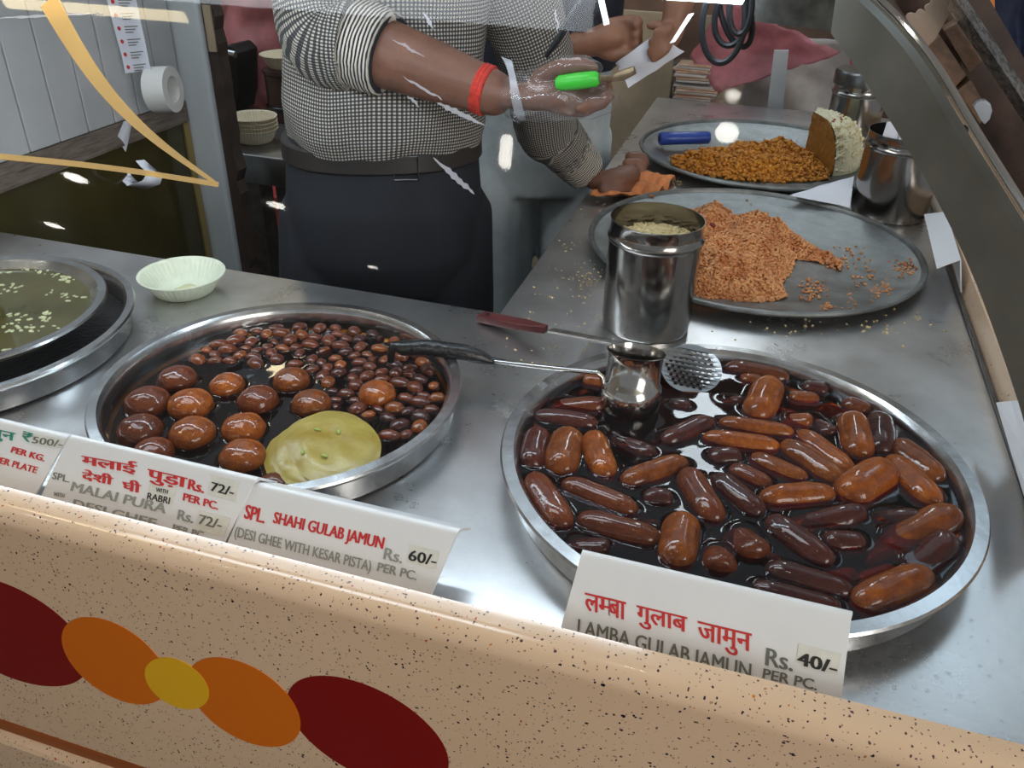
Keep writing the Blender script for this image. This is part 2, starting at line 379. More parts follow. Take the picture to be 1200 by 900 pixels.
def lettering(text, tl, tr, bl, o, n, material, parent, bold=0., lift=.0008, name='lettering', cut=None):
    """text laid on the plane (o, n); its ink box runs from tl to tr and down to bl (points on that plane)"""
    cu = bpy.data.curves.new('t', 'FONT'); cu.body = text; cu.resolution_u = 3; cu.extrude = .004
    ob = bpy.data.objects.new('t', cu); C.objects.link(ob)
    dg = bpy.context.evaluated_depsgraph_get(); me = bpy.data.meshes.new_from_object(ob.evaluated_get(dg)); bpy.data.objects.remove(ob); bpy.data.curves.remove(cu)
    if cut:                                                        # half letter: drop the upright at the right
        b = bmesh.new(); b.from_mesh(me); xs = [v.co.x for v in b.verts]; xc = min(xs) + (max(xs) - min(xs)) * cut
        bmesh.ops.bisect_plane(b, geom=b.verts[:] + b.edges[:] + b.faces[:], plane_co=(xc, 0, 0), plane_no=(1, 0, 0), clear_outer=True); b.to_mesh(me); b.free()
    co = np.empty(len(me.vertices) * 3); me.vertices.foreach_get('co', co); co = co.reshape(-1, 3)
    x0, x1, y0, y1 = co[:, 0].min(), co[:, 0].max(), co[:, 1].min(), co[:, 1].max()
    TL, TR, BL = [atp(*p, o, n) for p in (tl, tr, bl)]
    U = (TR - TL) / (x1 - x0); V = (TL - BL) / (y1 - y0)
    mb = MB()
    for q in ((0,) if not bold else (-1, 0, 1)):
        vs = [BL + U * (c[0] - x0 + q * bold * 1.15) + V * (c[1] - y0) + n * ((lift if c[2] > 0 else -.0002) + q * 2e-5) for c in co]
        mb.add(vs, [tuple(p.vertices) for p in me.polygons])
    bpy.data.meshes.remove(me)
    return mb.build(name, material, parent, smooth=False)

# ------------------------------------------------------------ room
def room():
    struct(MB().box(-4, 3, -2.5, 5.2, -.05, 0).build('floor', FLOORM, smooth=False))
    struct(MB().box(-4, 3, -2.5, 5.2, 2.95, 3.0).build('ceiling', CEILM, smooth=False))
    struct(MB().box(-4, 3, 5.0, 5.1, 0, 2.95).build('wall_back', CREAMWALL, smooth=False))
    struct(MB().box(-4, 3, 4.96, 4.999, 0, 1.5).build('trim_1', BROWNWALL, smooth=False))
    struct(MB().box(-4.1, -4, -2.5, 5.2, 0, 2.95).build('wall_left', CREAMWALL, smooth=False))
room()

# ------------------------------------------------------------ counter
ZC = .90
def counter():
    t = thing('display_counter', (-.6, .8, 0), 'L-shaped sweet counter with a steel top and a speckled peach front', 'counter')
    mb = MB(); mb.box(-1.75, .378, .515, 1.22, .87, ZC); mb.build('worktop', STEEL, t, smooth=False)
    MB().box(-.385, .378, 1.2201, 2.95, .87, ZC).build('worktop', STEEL, t, smooth=False)
    MB().box(-1.75, -.385, 1.205, 1.219, .2, .869).build('back_panel', DARKSTEEL, t, smooth=False)
    MB().box(-.384, -.372, 1.22, 2.95, .2, .869).build('side_panel', DARKSTEEL, t, smooth=False)
    MB().box(.3785, .386, .56, 2.93, .86, .905).build('edge_channel', DARKSTEEL, t, smooth=False)
    # speckled front: ledge nose rolled over into the vertical face, with the low plinth
    prof = [(.5362, .897), (.5362, .947), (.534, .950)]
    for k in range(0, 9):
        a = R(90 + k * 11.25); prof.append((.519 + .022 * math.cos(a), .928 + .022 * math.sin(a)))
    prof += [(.497, .522), (.500, .519), (.500, .516), (.490, .512), (.487, .506), (.487, .1), (.55, .1), (.55, .897)]
    solid([Vector((-1.75, y, z)) for y, z in prof], Vector((2.19, 0, 0))).build('front_panel', SPECK, t, angle=25)
    MB().box(-1.75, .44, .4964, .49695, .5225, .5475).build('stripe', STRIPE, t, smooth=False)
    # right hand ledge
    prof = [(.388, .60), (.388, .947), (.391, .95), (.425, .95), (.436, .944), (.44, .93), (.44, .60)]
    solid([Vector((x, .5375, z)) for x, z in prof], Vector((0, 2.4, 0))).build('side_ledge', SPECK, t, angle=25)
    def oval(c, a, b, material, y):
        S = 560 / 1200
        o = Vector((0, y, 0)); n = Vector((0, -1, 0))
        f = lambda p: atp(p[0] * S, 470 + p[1] * S, o, n)
        c0 = f(c); A = f((c[0] + a[0], c[1] + a[1])) - c0; B = f((c[0] + b[0], c[1] + b[1])) - c0
        pts = [c0 + A * math.cos(2 * PI * k / 72) + B * math.sin(2 * PI * k / 72) for k in range(72)]
        solid(pts, Vector((0, .0004 + .4971 - y - .0001, 0))).build('oval_inlay', material, t, smooth=False)['label'] = {'maroon_inlay': 'maroon oval', 'orange_inlay': 'orange oval', 'yellow_inlay': 'yellow oval'}[material.name]
    oval((14, 581), (190, 115), (75, -85), MAROON, .4966)
    oval((920, 835), (190, 115), (75, -85), MAROON, .4966)
    oval((286, 656), (117, 92), (63, -60), ORANGE, .4962)
    oval((611, 760), (125, 93), (67, -64), ORANGE, .4962)
    oval((443, 711), (69, 52), (42, -39), YELLOW, .4958)
counter()

# ------------------------------------------------------------ curved glass case and its steel ribs
GP = [(.545, .95), (.60, 1.08), (.655, 1.18), (.71, 1.256), (.768, 1.319), (.807, 1.361), (.865, 1.423), (.93, 1.47)]
IP = [(.62, .95), (.665, 1.03), (.70, 1.105), (.726, 1.159), (.777, 1.243), (.824, 1.305), (.877, 1.362), (.906, 1.391), (.935, 1.417)]
def crv(P, n=40):
    P = [Vector((a, b, 0)) for a, b in P]; P = [2 * P[0] - P[1]] + P + [2 * P[-1] - P[-2]]; out = []
    for i in range(1, len(P) - 2):
        k = max(2, n // (len(P) - 3))
        for j in range(k):
            t = j / k; p0, p1, p2, p3 = P[i - 1:i + 3]
            q = .5 * ((2 * p1) + (p2 - p0) * t + (2 * p0 - 5 * p1 + 4 * p2 - p3) * t * t + (3 * p1 - p0 - 3 * p2 + p3) * t ** 3); out.append((q.x, q.y))
    out.append((P[-2].x, P[-2].y)); return out
GC = crv(GP, 56); IC = crv(IP, 56)
def glass_hit(px, py):
    d = ray(px, py)
    for (y0, z0), (y1, z1) in zip(GC, GC[1:]):
        n = Vector((0, -(z1 - z0), y1 - y0)).normalized(); t = (Vector((0, y0, z0)) - CAM).dot(n) / d.dot(n); p = CAM + d * t
        if y0 - 1e-4 <= p.y <= y1 + 1e-4: return p, n
def case():
    t = thing('glass_case', (-.5, .56, .95), 'curved clear glass front standing on the speckled ledge', 'glass case')
    TH = .004
    def ribbon(fn, n0):
        mb = MB(); v = []
        for y, z in GC: v += fn(y, z)
        k = len(v) // len(GC); f = []
        for i in range(len(GC) - 1):
            for j in range(k - 1): f.append((i * k + j, i * k + j + 1, (i + 1) * k + j + 1, (i + 1) * k + j))
        return mb.add(v, f)
    # front pane mitred at the corner x + y = .98
    ribbon(lambda y, z: [(-1.9, y, z), (.975 - y, y, z)], 0).build('front_pane', GLASS, t, angle=80)
    ribbon(lambda y, z: [(.98 - y, y + .005, z), (.98 - y, 2.9, z)], 0).build('side_pane', GLASS, t, angle=80)
    # flat curved rib in the mitre plane
    def P(y, z, k=0): return Vector((.98 - y, y, z)) + Vector((.7071, .7071, 0)) * k
    n = len(GC); out = [P(y + .012 * .7, z - .006) for y, z in GC]; inn = [P(y, z) for y, z in IC]
    m_ = MB(); m2 = len(inn)
    rib_o = [out[int(i * (n - 1) / 47)] for i in range(48)]; rib_i = [inn[int(i * (m2 - 1) / 47)] for i in range(48)]
    d = Vector((.7071, .7071, 0)) * .007
    v = []
    for a, b in zip(rib_o, rib_i): v += [a - d, b - d, b + d, a + d]
    f = []
    for i in range(47):
        for j in range(4): f.append((i * 4 + j, i * 4 + (j + 1) % 4, i * 4 + 4 + (j + 1) % 4, i * 4 + 4 + j))
    f += [(3, 2, 1, 0), (188, 189, 190, 191)]
    m_.add(v, f).build('corner_rib', RIB, t, angle=30)
    mb = MB(); mb.tube([P(y, z, -.001) for y, z in [GC[int(i * (n - 1) / 40)] for i in range(41)]], .0035, 8); mb.build('rib_edge', POLISH, t)
    # top gusset where the rib meets the light rail
    a = [aty(886, -14, .985), aty(1030, -22, .985), aty(1006, 40, .985), aty(978, 37, .985), aty(884, 25, .985)]
    solid(a, Vector((0, .006, 0))).build('gusset', GALV, t, smooth=False)
    MB().box(-1.9, .0, 1.0, 1.03, 1.46, 1.52).build('top_rail', GALV, t, smooth=False)
    # far rib of the side pane
    mb = MB(); v = []
    for i in range(48):
        yo, zo = GC[int(i * (n - 1) / 47)]; yi, zi = IC[int(i * (m2 - 1) / 47)]
        for x, z, y in ((.98 - yo, zo, 2.9), (.98 - yi, zi, 2.9), (.98 - yi, zi, 2.912), (.98 - yo, zo, 2.912)): v.append((x, y, z))
    mb.add(v, f).build('end_rib', RIB, t, angle=30)
    # tube light under the rail
    l = thing('tube_light', (-.7, .97, 1.434), 'bright white tube light fixed along the top of the glass case', 'light')
    MB().box(-1.7, -.045, .955, .995, 1.442, 1.459).build('housing', WHITETRIM, l, smooth=False)
    MB().box(-1.69, -.05, .958, .990, 1.434, 1.4418).build('diffuser', TUBE, l, smooth=False)
case()
def tapes():
    def strip(pa, wa, pb, wb, bow, label):
        n = 24; L = []; Rr = []
        A = Vector((*pa, 0)); B = Vector((*pb, 0)); d = (B - A).normalized(); q = Vector((-d.y, d.x, 0))
        for i in range(n + 1):
            t = i / n; c = A.lerp(B, t) + q * bow * math.sin(PI * t); wdt = (wa + (wb - wa) * t) / 2
            for lst, s in ((L, -1), (Rr, 1)):
                e = c + q * wdt * s; h = glass_hit(e.x, e.y); lst.append(h[0] + h[1] * .0012)
        mb = MB(); v = []
        for a, b in zip(L, Rr): v += [a, b]
        off = len(v); nv = [Vector(p) + Vector((0, -.0006, .0004)) for p in v]
        f = []
        for i in range(n): f += [(2 * i, 2 * i + 1, 2 * i + 3, 2 * i + 2), (off + 2 * i, off + 2 * i + 2, off + 2 * i + 3, off + 2 * i + 1), (2 * i, 2 * i + 2, off + 2 * i + 2, off + 2 * i), (2 * i + 1, off + 2 * i + 1, off + 2 * i + 3, 2 * i + 3)]
        tag(mb.add(v + nv, f).build('tape_strip', TAPEY), label, 'tape')
    strip((58, 1), 24, (252, 214), 4, 22, 'wide curving yellow tape running down the glass at upper left')
    strip((1, 184), 7, (257, 217), 6, -3, 'narrow straight yellow tape lying across the glass at left')
tapes()
WHITE_FILM = thin('white_film', (.92, .92, .94), .03, .3, 1.4, (.9, .93, 1.0), .26)
def reflection_streaks():  # reflection streaks painted on the pane as thin whitish decals
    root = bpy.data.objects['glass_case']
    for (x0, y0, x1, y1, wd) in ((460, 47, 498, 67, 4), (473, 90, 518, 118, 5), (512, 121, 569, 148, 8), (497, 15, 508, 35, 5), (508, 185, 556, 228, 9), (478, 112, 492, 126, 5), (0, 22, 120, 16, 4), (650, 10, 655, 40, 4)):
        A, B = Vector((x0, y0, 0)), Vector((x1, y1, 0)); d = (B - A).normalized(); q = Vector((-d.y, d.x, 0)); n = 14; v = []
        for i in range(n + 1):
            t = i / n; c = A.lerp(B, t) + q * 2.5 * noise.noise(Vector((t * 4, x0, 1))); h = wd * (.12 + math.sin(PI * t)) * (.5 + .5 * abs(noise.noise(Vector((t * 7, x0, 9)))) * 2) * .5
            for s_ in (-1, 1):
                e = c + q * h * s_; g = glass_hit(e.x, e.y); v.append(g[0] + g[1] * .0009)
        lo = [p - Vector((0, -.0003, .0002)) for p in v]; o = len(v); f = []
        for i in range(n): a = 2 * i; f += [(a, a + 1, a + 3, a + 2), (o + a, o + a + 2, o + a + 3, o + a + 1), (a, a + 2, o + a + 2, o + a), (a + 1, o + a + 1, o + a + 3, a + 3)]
        MB().add(v + lo, f).build('reflection_streak', WHITE_FILM, root)['label'] = 'whitish reflection streak painted on the glass'
reflection_streaks()
def downlights():
    for i, (px, py, s) in enumerate(((90, 207, .055), (65, 261, .05), (325, 238, .04), (437, 318, .022), (593, 187, .022), (852, 155, .034))):
        p, n = glass_hit(px, py); d = ray(px, py).normalized(); r = d - 2 * d.dot(n) * n; q = p + r * ((2.948 - p.z) / r.z)
        t = thing('ceiling_downlight', q, 'round recessed ceiling downlight in the hall in front of the counter', 'light', 'hall downlights')
        MB().lathe(q.x, q.y, [(s * .97, 2.9475), (s * 1.25, 2.9475), (s * 1.25, 2.935), (s * .97, 2.935), (s * .97, 2.9475)], 32).build('trim_ring', WHITETRIM, t)
        MB().lathe(q.x, q.y, [(0, 2.940), (s * .95, 2.940), (s * .95, 2.946), (0, 2.946)], 32).build('lamp', SPOT, t)
downlights()
def panels():
    m = emit('panel_glow', (.62, .82, 1.0), PANEL_EMIT); m2 = emit('strip_glow', (.82, .92, 1.0), 20.0); m3 = emit('warm_glow', (1.0, .82, .5), 20.0); m4 = emit('fill_glow', (.86, .93, 1.0), 8.0)  # broad soft panel is added, for fill and glare in the glass
    for x, y0, y1, w_, lab, m in ((1.12, 2.55, 3.75, .13, 'long ceiling light panel over the right end of the counter', m), (-.09, 3.2, 4.85, .06, 'narrow ceiling strip light over the far end of the right arm', m2), (-2.45, 3.62, 3.74, .10, 'small square warm ceiling light behind the slatted cabinet', m3), (-1.25, .62, 1.15, .75, 'broad added fill panel above the front glass', m4), (-2.15, .40, .50, .35, 'short ceiling light strip above the left of the front glass', m3), (-2.85, 2.2, 3.5, .22, 'long ceiling light panel above the slatted cabinet', m), (-3.45, 2.4, 3.6, .30, 'long ceiling light panel at the far left wall', m)):
        t = thing('ceiling_panel', (x, (y0 + y1) / 2, 2.93), lab, 'light', None)
        MB().box(x - w_ - .02, x + w_ + .02, y0 - .02, y1 + .02, 2.925, 2.9495).build('frame', WHITETRIM, t, smooth=False)
        MB().box(x - w_, x + w_, y0, y1, 2.919, 2.9248).build('diffuser', m, t, smooth=False)
panels()

# ------------------------------------------------------------ round trays
def tray(name, c, rim, zr, label, material=TRAY, base=.93, lip=.012, zb=.9005, flare=.97):
    t = thing(name, (c[0], c[1], zb), label, 'tray')
    ri = rim - lip; rb = rim * base
    prof = [(0, zb), (rb, zb), (rb + .006, zb + .004), (ri * flare + .004, zr - .006), (ri + .002, zr - .005), (rim - .002, zr - .007), (rim, zr - .003), (rim - .002, zr), (ri, zr + .0005), (ri - .003, zr - .003), (ri * flare, zr - .010), (rb, zb + .006), (rb - .006, zb + .0025), (0, zb + .0025)]
    MB().lathe(c[0], c[1], prof, 128).build('pan', material, t, angle=50); return t
LC, LR, LZ = (.027, .869), .284, .945
GCn, GR, GZ = (-.575, .839), .2455, .945
def seg_syrup(name, parent, c, r, z, caps, material, amp=.0022, lam=.0024, res=260):
    """liquid surface that climbs a little against each sweet (meniscus)"""
    xs = np.linspace(-r, r, res); X, Y = np.meshgrid(xs, xs); X += c[0]; Y += c[1]; H = np.zeros_like(X)
    for (ax, ay, bx, by, rw) in caps:
        dx, dy = bx - ax, by - ay; L2 = dx * dx + dy * dy + 1e-12
        t = np.clip(((X - ax) * dx + (Y - ay) * dy) / L2, 0, 1); d = np.hypot(X - ax - t * dx, Y - ay - t * dy) - rw
        H = np.maximum(H, np.where(d < 0, 1, np.exp(-np.clip(d, 0, 1) / lam)))
    dd = r - np.hypot(X - c[0], Y - c[1]); H = np.maximum(H, np.where(dd < 0, 1, np.exp(-np.clip(dd, 0, 1) / lam)))
    Z = z + amp * H + .0004 * np.sin(X * 61) * np.sin(Y * 47)
    idx = -np.ones(res * res, int); keep = (np.hypot(X - c[0], Y - c[1]) < r).ravel(); idx[keep] = np.arange(keep.sum())
    V = np.stack([X.ravel(), Y.ravel(), Z.ravel()], 1)[keep]; I = np.arange(res * res).reshape(res, res)
    q = np.stack([I[:-1, :-1], I[:-1, 1:], I[1:, 1:], I[1:, :-1]], -1).reshape(-1, 4); q = idx[q]; q = q[(q >= 0).all(1)]
    off = OFF[parent.name]; me = bpy.data.meshes.new(name); me.from_pydata((V - np.array(off)).tolist(), [], q.tolist()); me.materials.append(material)
    me.polygons.foreach_set('use_smooth', [True] * len(me.polygons))
    o = bpy.data.objects.new(name, me); C.objects.link(o); o.parent = parent; OFF[o.name] = off; return o

def clock(c, p):
    """clock position round a tray as the camera sees it (12 far, 6 near)"""
    a = math.degrees(math.atan2(p[0] - c[0], p[1] - c[1])) + 16
    return int(round((a % 360) / 30)) % 12 or 12
NUMW = ['', 'one', 'two', 'three', 'four', 'five', 'six', 'seven', 'eight', 'nine', 'ten', 'eleven', 'twelve']

# long gulab jamuns: (x0,y0,x1,y1,width) tip to tip in the crop 560..1180 x 380..760 at 1.9355x, kind, depth below surface
LJ = [(120, 205, 268, 225, 46, 'd', 0), (225, 116, 278, 124, 40, 'a', 0), (138, 168, 272, 178, 46, 'b', .3), (137, 240, 116, 328, 60, 'd', 0), (208, 245, 183, 345, 76, 'a', 0), (258, 248, 292, 350, 62, 'a', 0),
      (298, 240, 402, 300, 50, 'd', .5), (118, 342, 200, 465, 64, 'b', 0), (188, 358, 362, 428, 56, 'b', 0), (324, 360, 474, 310, 55, 'a', 0), (372, 390, 446, 396, 50, 'd', .2), (418, 268, 534, 218, 50, 'd', 0),
      (222, 440, 416, 492, 64, 'b', 0), (467, 438, 447, 556, 82, 'a', 0), (470, 332, 545, 452, 66, 'b', 0), (533, 345, 648, 436, 58, 'd', 0), (545, 495, 548, 566, 74, 'b', .3), (588, 450, 640, 535, 74, 'b', .3),
      (520, 300, 600, 300, 50, 'd', .1), (508, 254, 688, 278, 46, 'a', 0), (545, 220, 720, 246, 42, 'a', 0), (568, 80, 716, 106, 42, 'b', 0), (593, 120, 648, 124, 34, 'a', .2), (668, 130, 628, 216, 70, 'a', 0),
      (705, 164, 778, 166, 38, 'a', .2), (690, 206, 760, 224, 44, 'a', .3), (745, 130, 806, 140, 38, 'd', .1), (835, 172, 902, 194, 42, 'b', 0), (748, 196, 812, 250, 44, 'd', .5), (848, 208, 868, 306, 70, 'a', 0),
      (926, 202, 932, 292, 62, 'd', 0), (970, 268, 1082, 362, 62, 'a', 0), (933, 303, 1047, 416, 65, 'a', 0), (728, 240, 856, 340, 50, 'a', .1), (690, 268, 840, 366, 58, 'a', 0), (618, 294, 752, 352, 50, 'a', .2),
      (570, 323, 668, 366, 46, 'b', .1), (640, 396, 812, 384, 58, 'a', 0), (828, 398, 936, 328, 88, 'a', 0), (700, 445, 882, 428, 60, 'd', .35), (890, 428, 1010, 440, 58, 'd', .45), (658, 440, 808, 548, 64, 'd', 0),
      (783, 488, 884, 492, 58, 'd', .2), (652, 548, 860, 612, 60, 'd', .1), (620, 590, 830, 645, 52, 'd', .1), (866, 648, 1042, 575, 80, 'a', 0), (940, 505, 1105, 440, 84, 'a', .45), (1000, 570, 1098, 495, 76, 'd', .4),
      (198, 488, 300, 512, 50, 'd', .3), (770, 172, 850, 196, 52, 'b', .9), (435, 176, 480, 182, 34, 'd', .2), (548, 165, 604, 168, 30, 'd', .5), (790, 560, 870, 545, 60, 'a', 1.0), (870, 560, 960, 535, 60, 'a', 1.0),
      (680, 180, 730, 190, 46, 'a', .8), (640, 500, 700, 520, 50, 'b', 1.1), (340, 440, 420, 430, 50, 'd', 1.1), (890, 520, 960, 480, 56, 'b', 1.1)]
def lamba():
    t = tray('round_tray', LC, LR, LZ, 'round steel tray of long gulab jamuns in dark syrup at right front', base=.93, lip=.016)
    zs = .9295
    mb = MB(); mb.lathe(LC[0], LC[1], [(0, .9036), (LR * .925, .9036), (LR * .927, .905)], 96); mb.build('syrup_bed', SYRUPBED, t)
    caps = []; used = set(); out = []
    for k, (x0, y0, x1, y1, wd, kind, dep) in enumerate(LJ):
        S = 1.9355
        f = lambda x, y: at(560 + x / S, 380 + y / S, zs + .004)
        a, b = f(x0, y0), f(x1, y1); mid = (a + b) / 2; ppm = FPX / (mid - CAM).dot(FX)
        r = wd / S / ppm / 2 * 1.13
        L = (b - a).length; dr = (b - a).normalized()
        if dep > .7: r *= .70
        # tips seen at an angle: pull in a little and shift back so that the body's outline sits there
        mid.y += r * .35; half = max(L / 2 - r, .004)
        zc = max(zs - r * .12 - dep * r * 1.15, .9045 + r * .0 + min(r, .0145))
        if dep > .7: zc = .9045 + r * .95
        # keep the sweet inside the pan wall
        dc = Vector((mid.x - LC[0], mid.y - LC[1])); lim = LR * .925 - r - .001
        for e in (1, -1):
            q = Vector((mid.x, mid.y)) + e * half * dr.xy - Vector(LC)
            if q.length > lim:
                sft = q * (lim / q.length - 1); mid.x += sft.x; mid.y += sft.y
        caps_h = zs - zc
        if caps_h < r:
            rw = math.sqrt(max(r * r - caps_h * caps_h, 1e-6)); e = half * dr
            caps.append((mid.x - e.x, mid.y - e.y, mid.x + e.x, mid.y + e.y, rw * .985))
        # body: rounded sausage with a slight bend and lumps, blunt ends
        n, seg = 22, 20; rg = []; tot = half + r; bend = random.uniform(-.06, .06); side = Vector((-dr.y, dr.x, 0)); sd = random.random() * 90
        for i in range(n + 1):
            th = -PI / 2 + PI * i / n; s = math.sin(th); x = math.copysign(abs(s) ** .75, s) * tot if half > r * .5 else s * tot
            u = abs(x) / tot; rr = r * (max(0, 1 - u ** 4.2)) ** .5
            c = mid + dr * x + side * bend * r * 4 * (1 - (x / tot) ** 2) * .5; c.z = zc + (r * .55 * x / tot if .3 <= dep <= .7 else 0)
            ring = []
            for j in range(seg):
                p = 2 * PI * j / seg; q = side * math.cos(p) + Vector((0, 0, 1)) * math.sin(p) * .96
                ring.append(c + q * rr * (1 + .07 * noise.noise((c + q * r) * 55 + Vector((sd, 0, 0)))))
            rg.append(ring)
        out.append((rg, mid.copy(), zc, kind, dr, L, dep, r))
    order = sorted(range(len(out)), key=lambda k: out[k][1].y)
    for k, (rg, mid, zc, kind, dr, L, dep, r) in enumerate(out):
        ck = clock(LC, mid); dist = math.hypot(mid.x - LC[0], mid.y - LC[1])
        ring = 'by the rim' if dist > .2 else 'in the middle' if dist < .085 else 'halfway out'
        colr = {'a': 'amber', 'b': 'brown', 'd': 'dark'}[kind]
        sx = dr.x * 1 - dr.y * .0; ang = math.degrees(math.atan2(dr.y, dr.x)) % 180
        ori = 'lying sideways' if ang < 20 or ang > 160 else 'pointing away' if 65 < ang < 115 else 'slanting up to the right' if ang <= 65 else 'slanting down to the right'
        if dep > .7: ori = 'sunk under the syrup'
        elif L < .055: ori = 'with only its tip out'
        lab = f"{colr} long gulab jamun {ori}, {ring} at {NUMW[ck]} o'clock"
        if lab in used:
            lab = lab.replace('long', 'smaller long' if (r * L) < .0012 else 'bigger long')
        if lab in used:
            near = [j for j in order if j != k]; j = min(near, key=lambda j: (out[j][1] - mid).length)
            lab = lab.replace('lying ', '').replace('up to the ', '').replace('down to the ', '') + f" beside a {dict(a='amber', b='brown', d='dark')[out[j][3]]} one"
        used.add(lab)
        mb = MB(); mb.rings(rg)
        tag(mb.build('long_gulab_jamun', dict(a=J_AMBER, b=J_BROWN, d=J_DARK)[kind], loc=(mid.x, mid.y, zc), angle=180), lab, 'sweet', 'long gulab jamuns in the right tray')
    seg_syrup('syrup', t, LC, LR * .935, zs, caps, SYRUP)
    return t
lamba()

def gulab():
    t = tray('round_tray', GCn, GR, GZ, 'round steel tray of ball gulab jamuns in brown syrup at centre left', base=.93, lip=.014)
    zs = .9195
    MB().lathe(GCn[0], GCn[1], [(0, .9036), (GR * .925, .9036), (GR * .927, .905)], 96).build('syrup_bed', SYRUPBED, t)
    S = 2.6087; Q = lambda x, y, z: at(90 + x / S, 340 + y / S, z)
    big = [(298, 265, 118, 'in the back row at left, nearest the rim'), (450, 280, 108, 'in the back row, second from the left'), (648, 268, 114, 'in the back row, right of the pale syrup streak'), (205, 340, 136, 'in the second row, leftmost'), (337, 347, 136, 'in the second row, second from the left'),
           (545, 330, 126, 'in the second row, left of the pale syrup streak'), (710, 340, 122, 'just behind the green malpua stack'), (912, 308, 116, 'alone among the small jamuns at right'), (180, 425, 140, 'in the third row, leftmost at the rim'), (342, 434, 140, 'in the third row, second from the left'),
           (500, 418, 134, 'in the third row, left of the malpua stack'), (497, 503, 142, 'in the front row touching the malpua stack'), (222, 485, 124, 'half hidden behind the malai card'), (592, 575, 100, 'in front of the malpua, against the near rim')]
    caps = []; bp = []
    proto = None
    for x, y, wd, where in big:
        p = Q(x, y, zs + .012); ppm = FPX / (p - CAM).dot(FX); r = wd / S / ppm / 2
        p.y += r * .2; lim = GR * .92 - r
        q = p.xy - Vector(GCn)
        if q.length > lim: q *= lim / q.length; p.x, p.y = GCn[0] + q.x, GCn[1] + q.y
        zc = .9045 + r * .70; h = zs - zc; rw = math.sqrt(max(1e-6, r * r - h * h)); caps.append((p.x, p.y, p.x + 1e-5, p.y, rw)); bp.append((p.x, p.y, r))
        mb = MB(); blob(mb, (p.x, p.y, zc), (r, r, r * .70), ICO4, None, .05, 2.2)
        tag(mb.build('round_gulab_jamun', J_BROWN if (x + y) % 2 else J_AMBER, loc=(p.x, p.y, zc), angle=180), 'large round gulab jamun ' + where, 'sweet', 'large gulab jamuns in the left tray')
    # malpua: thin pancakes overlapping in a loose stack
    for k, (x, y, rx, ry, z, tilt, lab) in enumerate([(648, 530, 84, 76, .9205, -.05, 'thin green malpua pancake lowest and leftmost of the stack'), (668, 505, 100, 84, .928, -.05, 'thin green malpua pancake second from the left in the stack'), (705, 490, 112, 92, .935, -.05, 'thin green malpua pancake just under the top one'), (780, 460, 152, 100, .942, -.05, 'large top green malpua pancake dotted with pistachio in the syrup')]):
        c = Q(x, y, z); e1 = Q(x + rx, y, z) - c; e2 = Q(x, y - ry, z) - c
        mb = MB(); n, m_ = 10, 40; v = []; 
        for s in (1, -1):
            for i in range(n + 1):
                for j in range(m_):
                    a = 2 * PI * j / m_; q = i / n * (1 + .05 * noise.noise(Vector((math.cos(a) * 1.5, math.sin(a) * 1.5, k * 9))))
                    p = c + e1 * q * math.cos(a) + e2 * q * math.sin(a)
                    p.z += .004 * noise.noise(p * 35 + Vector((0, 0, k))) + tilt * (p.x - c.x) * .6 + s * .0016 * (1 - (i / n) ** 6) - .007 * (i / n) ** 5
                    v.append(p)
        f = []; h = (n + 1) * m_
        for i in range(n):
            for j in range(m_):
                j2 = (j + 1) % m_; f.append((i * m_ + j, (i + 1) * m_ + j, (i + 1) * m_ + j2, i * m_ + j2)); f.append((h + i * m_ + j, h + i * m_ + j2, h + (i + 1) * m_ + j2, h + (i + 1) * m_ + j))
        for j in range(m_):
            j2 = (j + 1) % m_; f.append((n * m_ + j, h + n * m_ + j, h + n * m_ + j2, n * m_ + j2))
        o = mb.add(v, f).build('malpua', MALPUA, angle=60); tag(o, lab, 'sweet', 'malpua pancakes in the left tray')
        if k == 3:
            for (nx, ny) in ((735, 425), (800, 432), (757, 505), (690, 494)):
                q = Q(nx, ny, z + .003 + tilt * (Q(nx, ny, z).x - c.x) * .6); mb = MB(); blob(mb, q, (.005, .0025, .0012), ICO2, Matrix.Rotation(nx, 3, 'Z')); mb.build('pistachio_sliver', NUT, o)
    mal = Q(770, 470, .93)
    # small round jamuns packed over the back and the right of the tray
    poly = [(350, 205), (430, 140), (600, 98), (800, 92), (950, 108), (1080, 170), (1125, 240), (1118, 330), (1050, 420), (955, 462), (940, 400), (870, 372), (790, 372), (770, 310), (690, 225), (600, 215), (480, 232), (400, 222)]
    def inside(x, y):
        c = False; j = len(poly) - 1
        for i in range(len(poly)):
            if (poly[i][1] > y) != (poly[j][1] > y) and x < (poly[j][0] - poly[i][0]) * (y - poly[i][1]) / (poly[j][1] - poly[i][1]) + poly[i][0]: c = not c
            j = i
        return c
    protos = {}
    placed = []; tries = 0
    while tries < 9000 and len(placed) < 230:
        tries += 1; x, y = random.uniform(340, 1130), random.uniform(90, 465)
        if not inside(x, y): continue
        p = Q(x, y, zs + .002); r = random.uniform(.0085, .0125)
        if math.hypot(p.x - GCn[0], p.y - GCn[1]) > GR * .918 - r * 1.25: continue
        if any(math.hypot(p.x - a, p.y - b) < (rr + r) * .86 for a, b, rr in bp): continue
        if any(math.hypot(p.x - a, p.y - b) < (rr + r) * .97 for a, b, rr in placed): continue
        placed.append((p.x, p.y, r)); z = .9045 + r * .8 + random.uniform(.0035, .0065); z = min(z, zs - r * .12)
        mi = random.choice((0, 1, 1, 2)) if x > 780 else random.choice((0, 1, 1))
        key = mi
        if key not in protos:
            mb = MB(); blob(mb, (0, 0, 0), (.0118, .0098, .0088), ICO3, None, .08, 2.0)
            o = mb.build('small_gulab_jamun', (J_AMBER, J_BROWN, J_DARK)[mi], loc=(0, 0, 0), angle=180); protos[key] = o
        else:
            o = protos[key].copy(); C.objects.link(o)
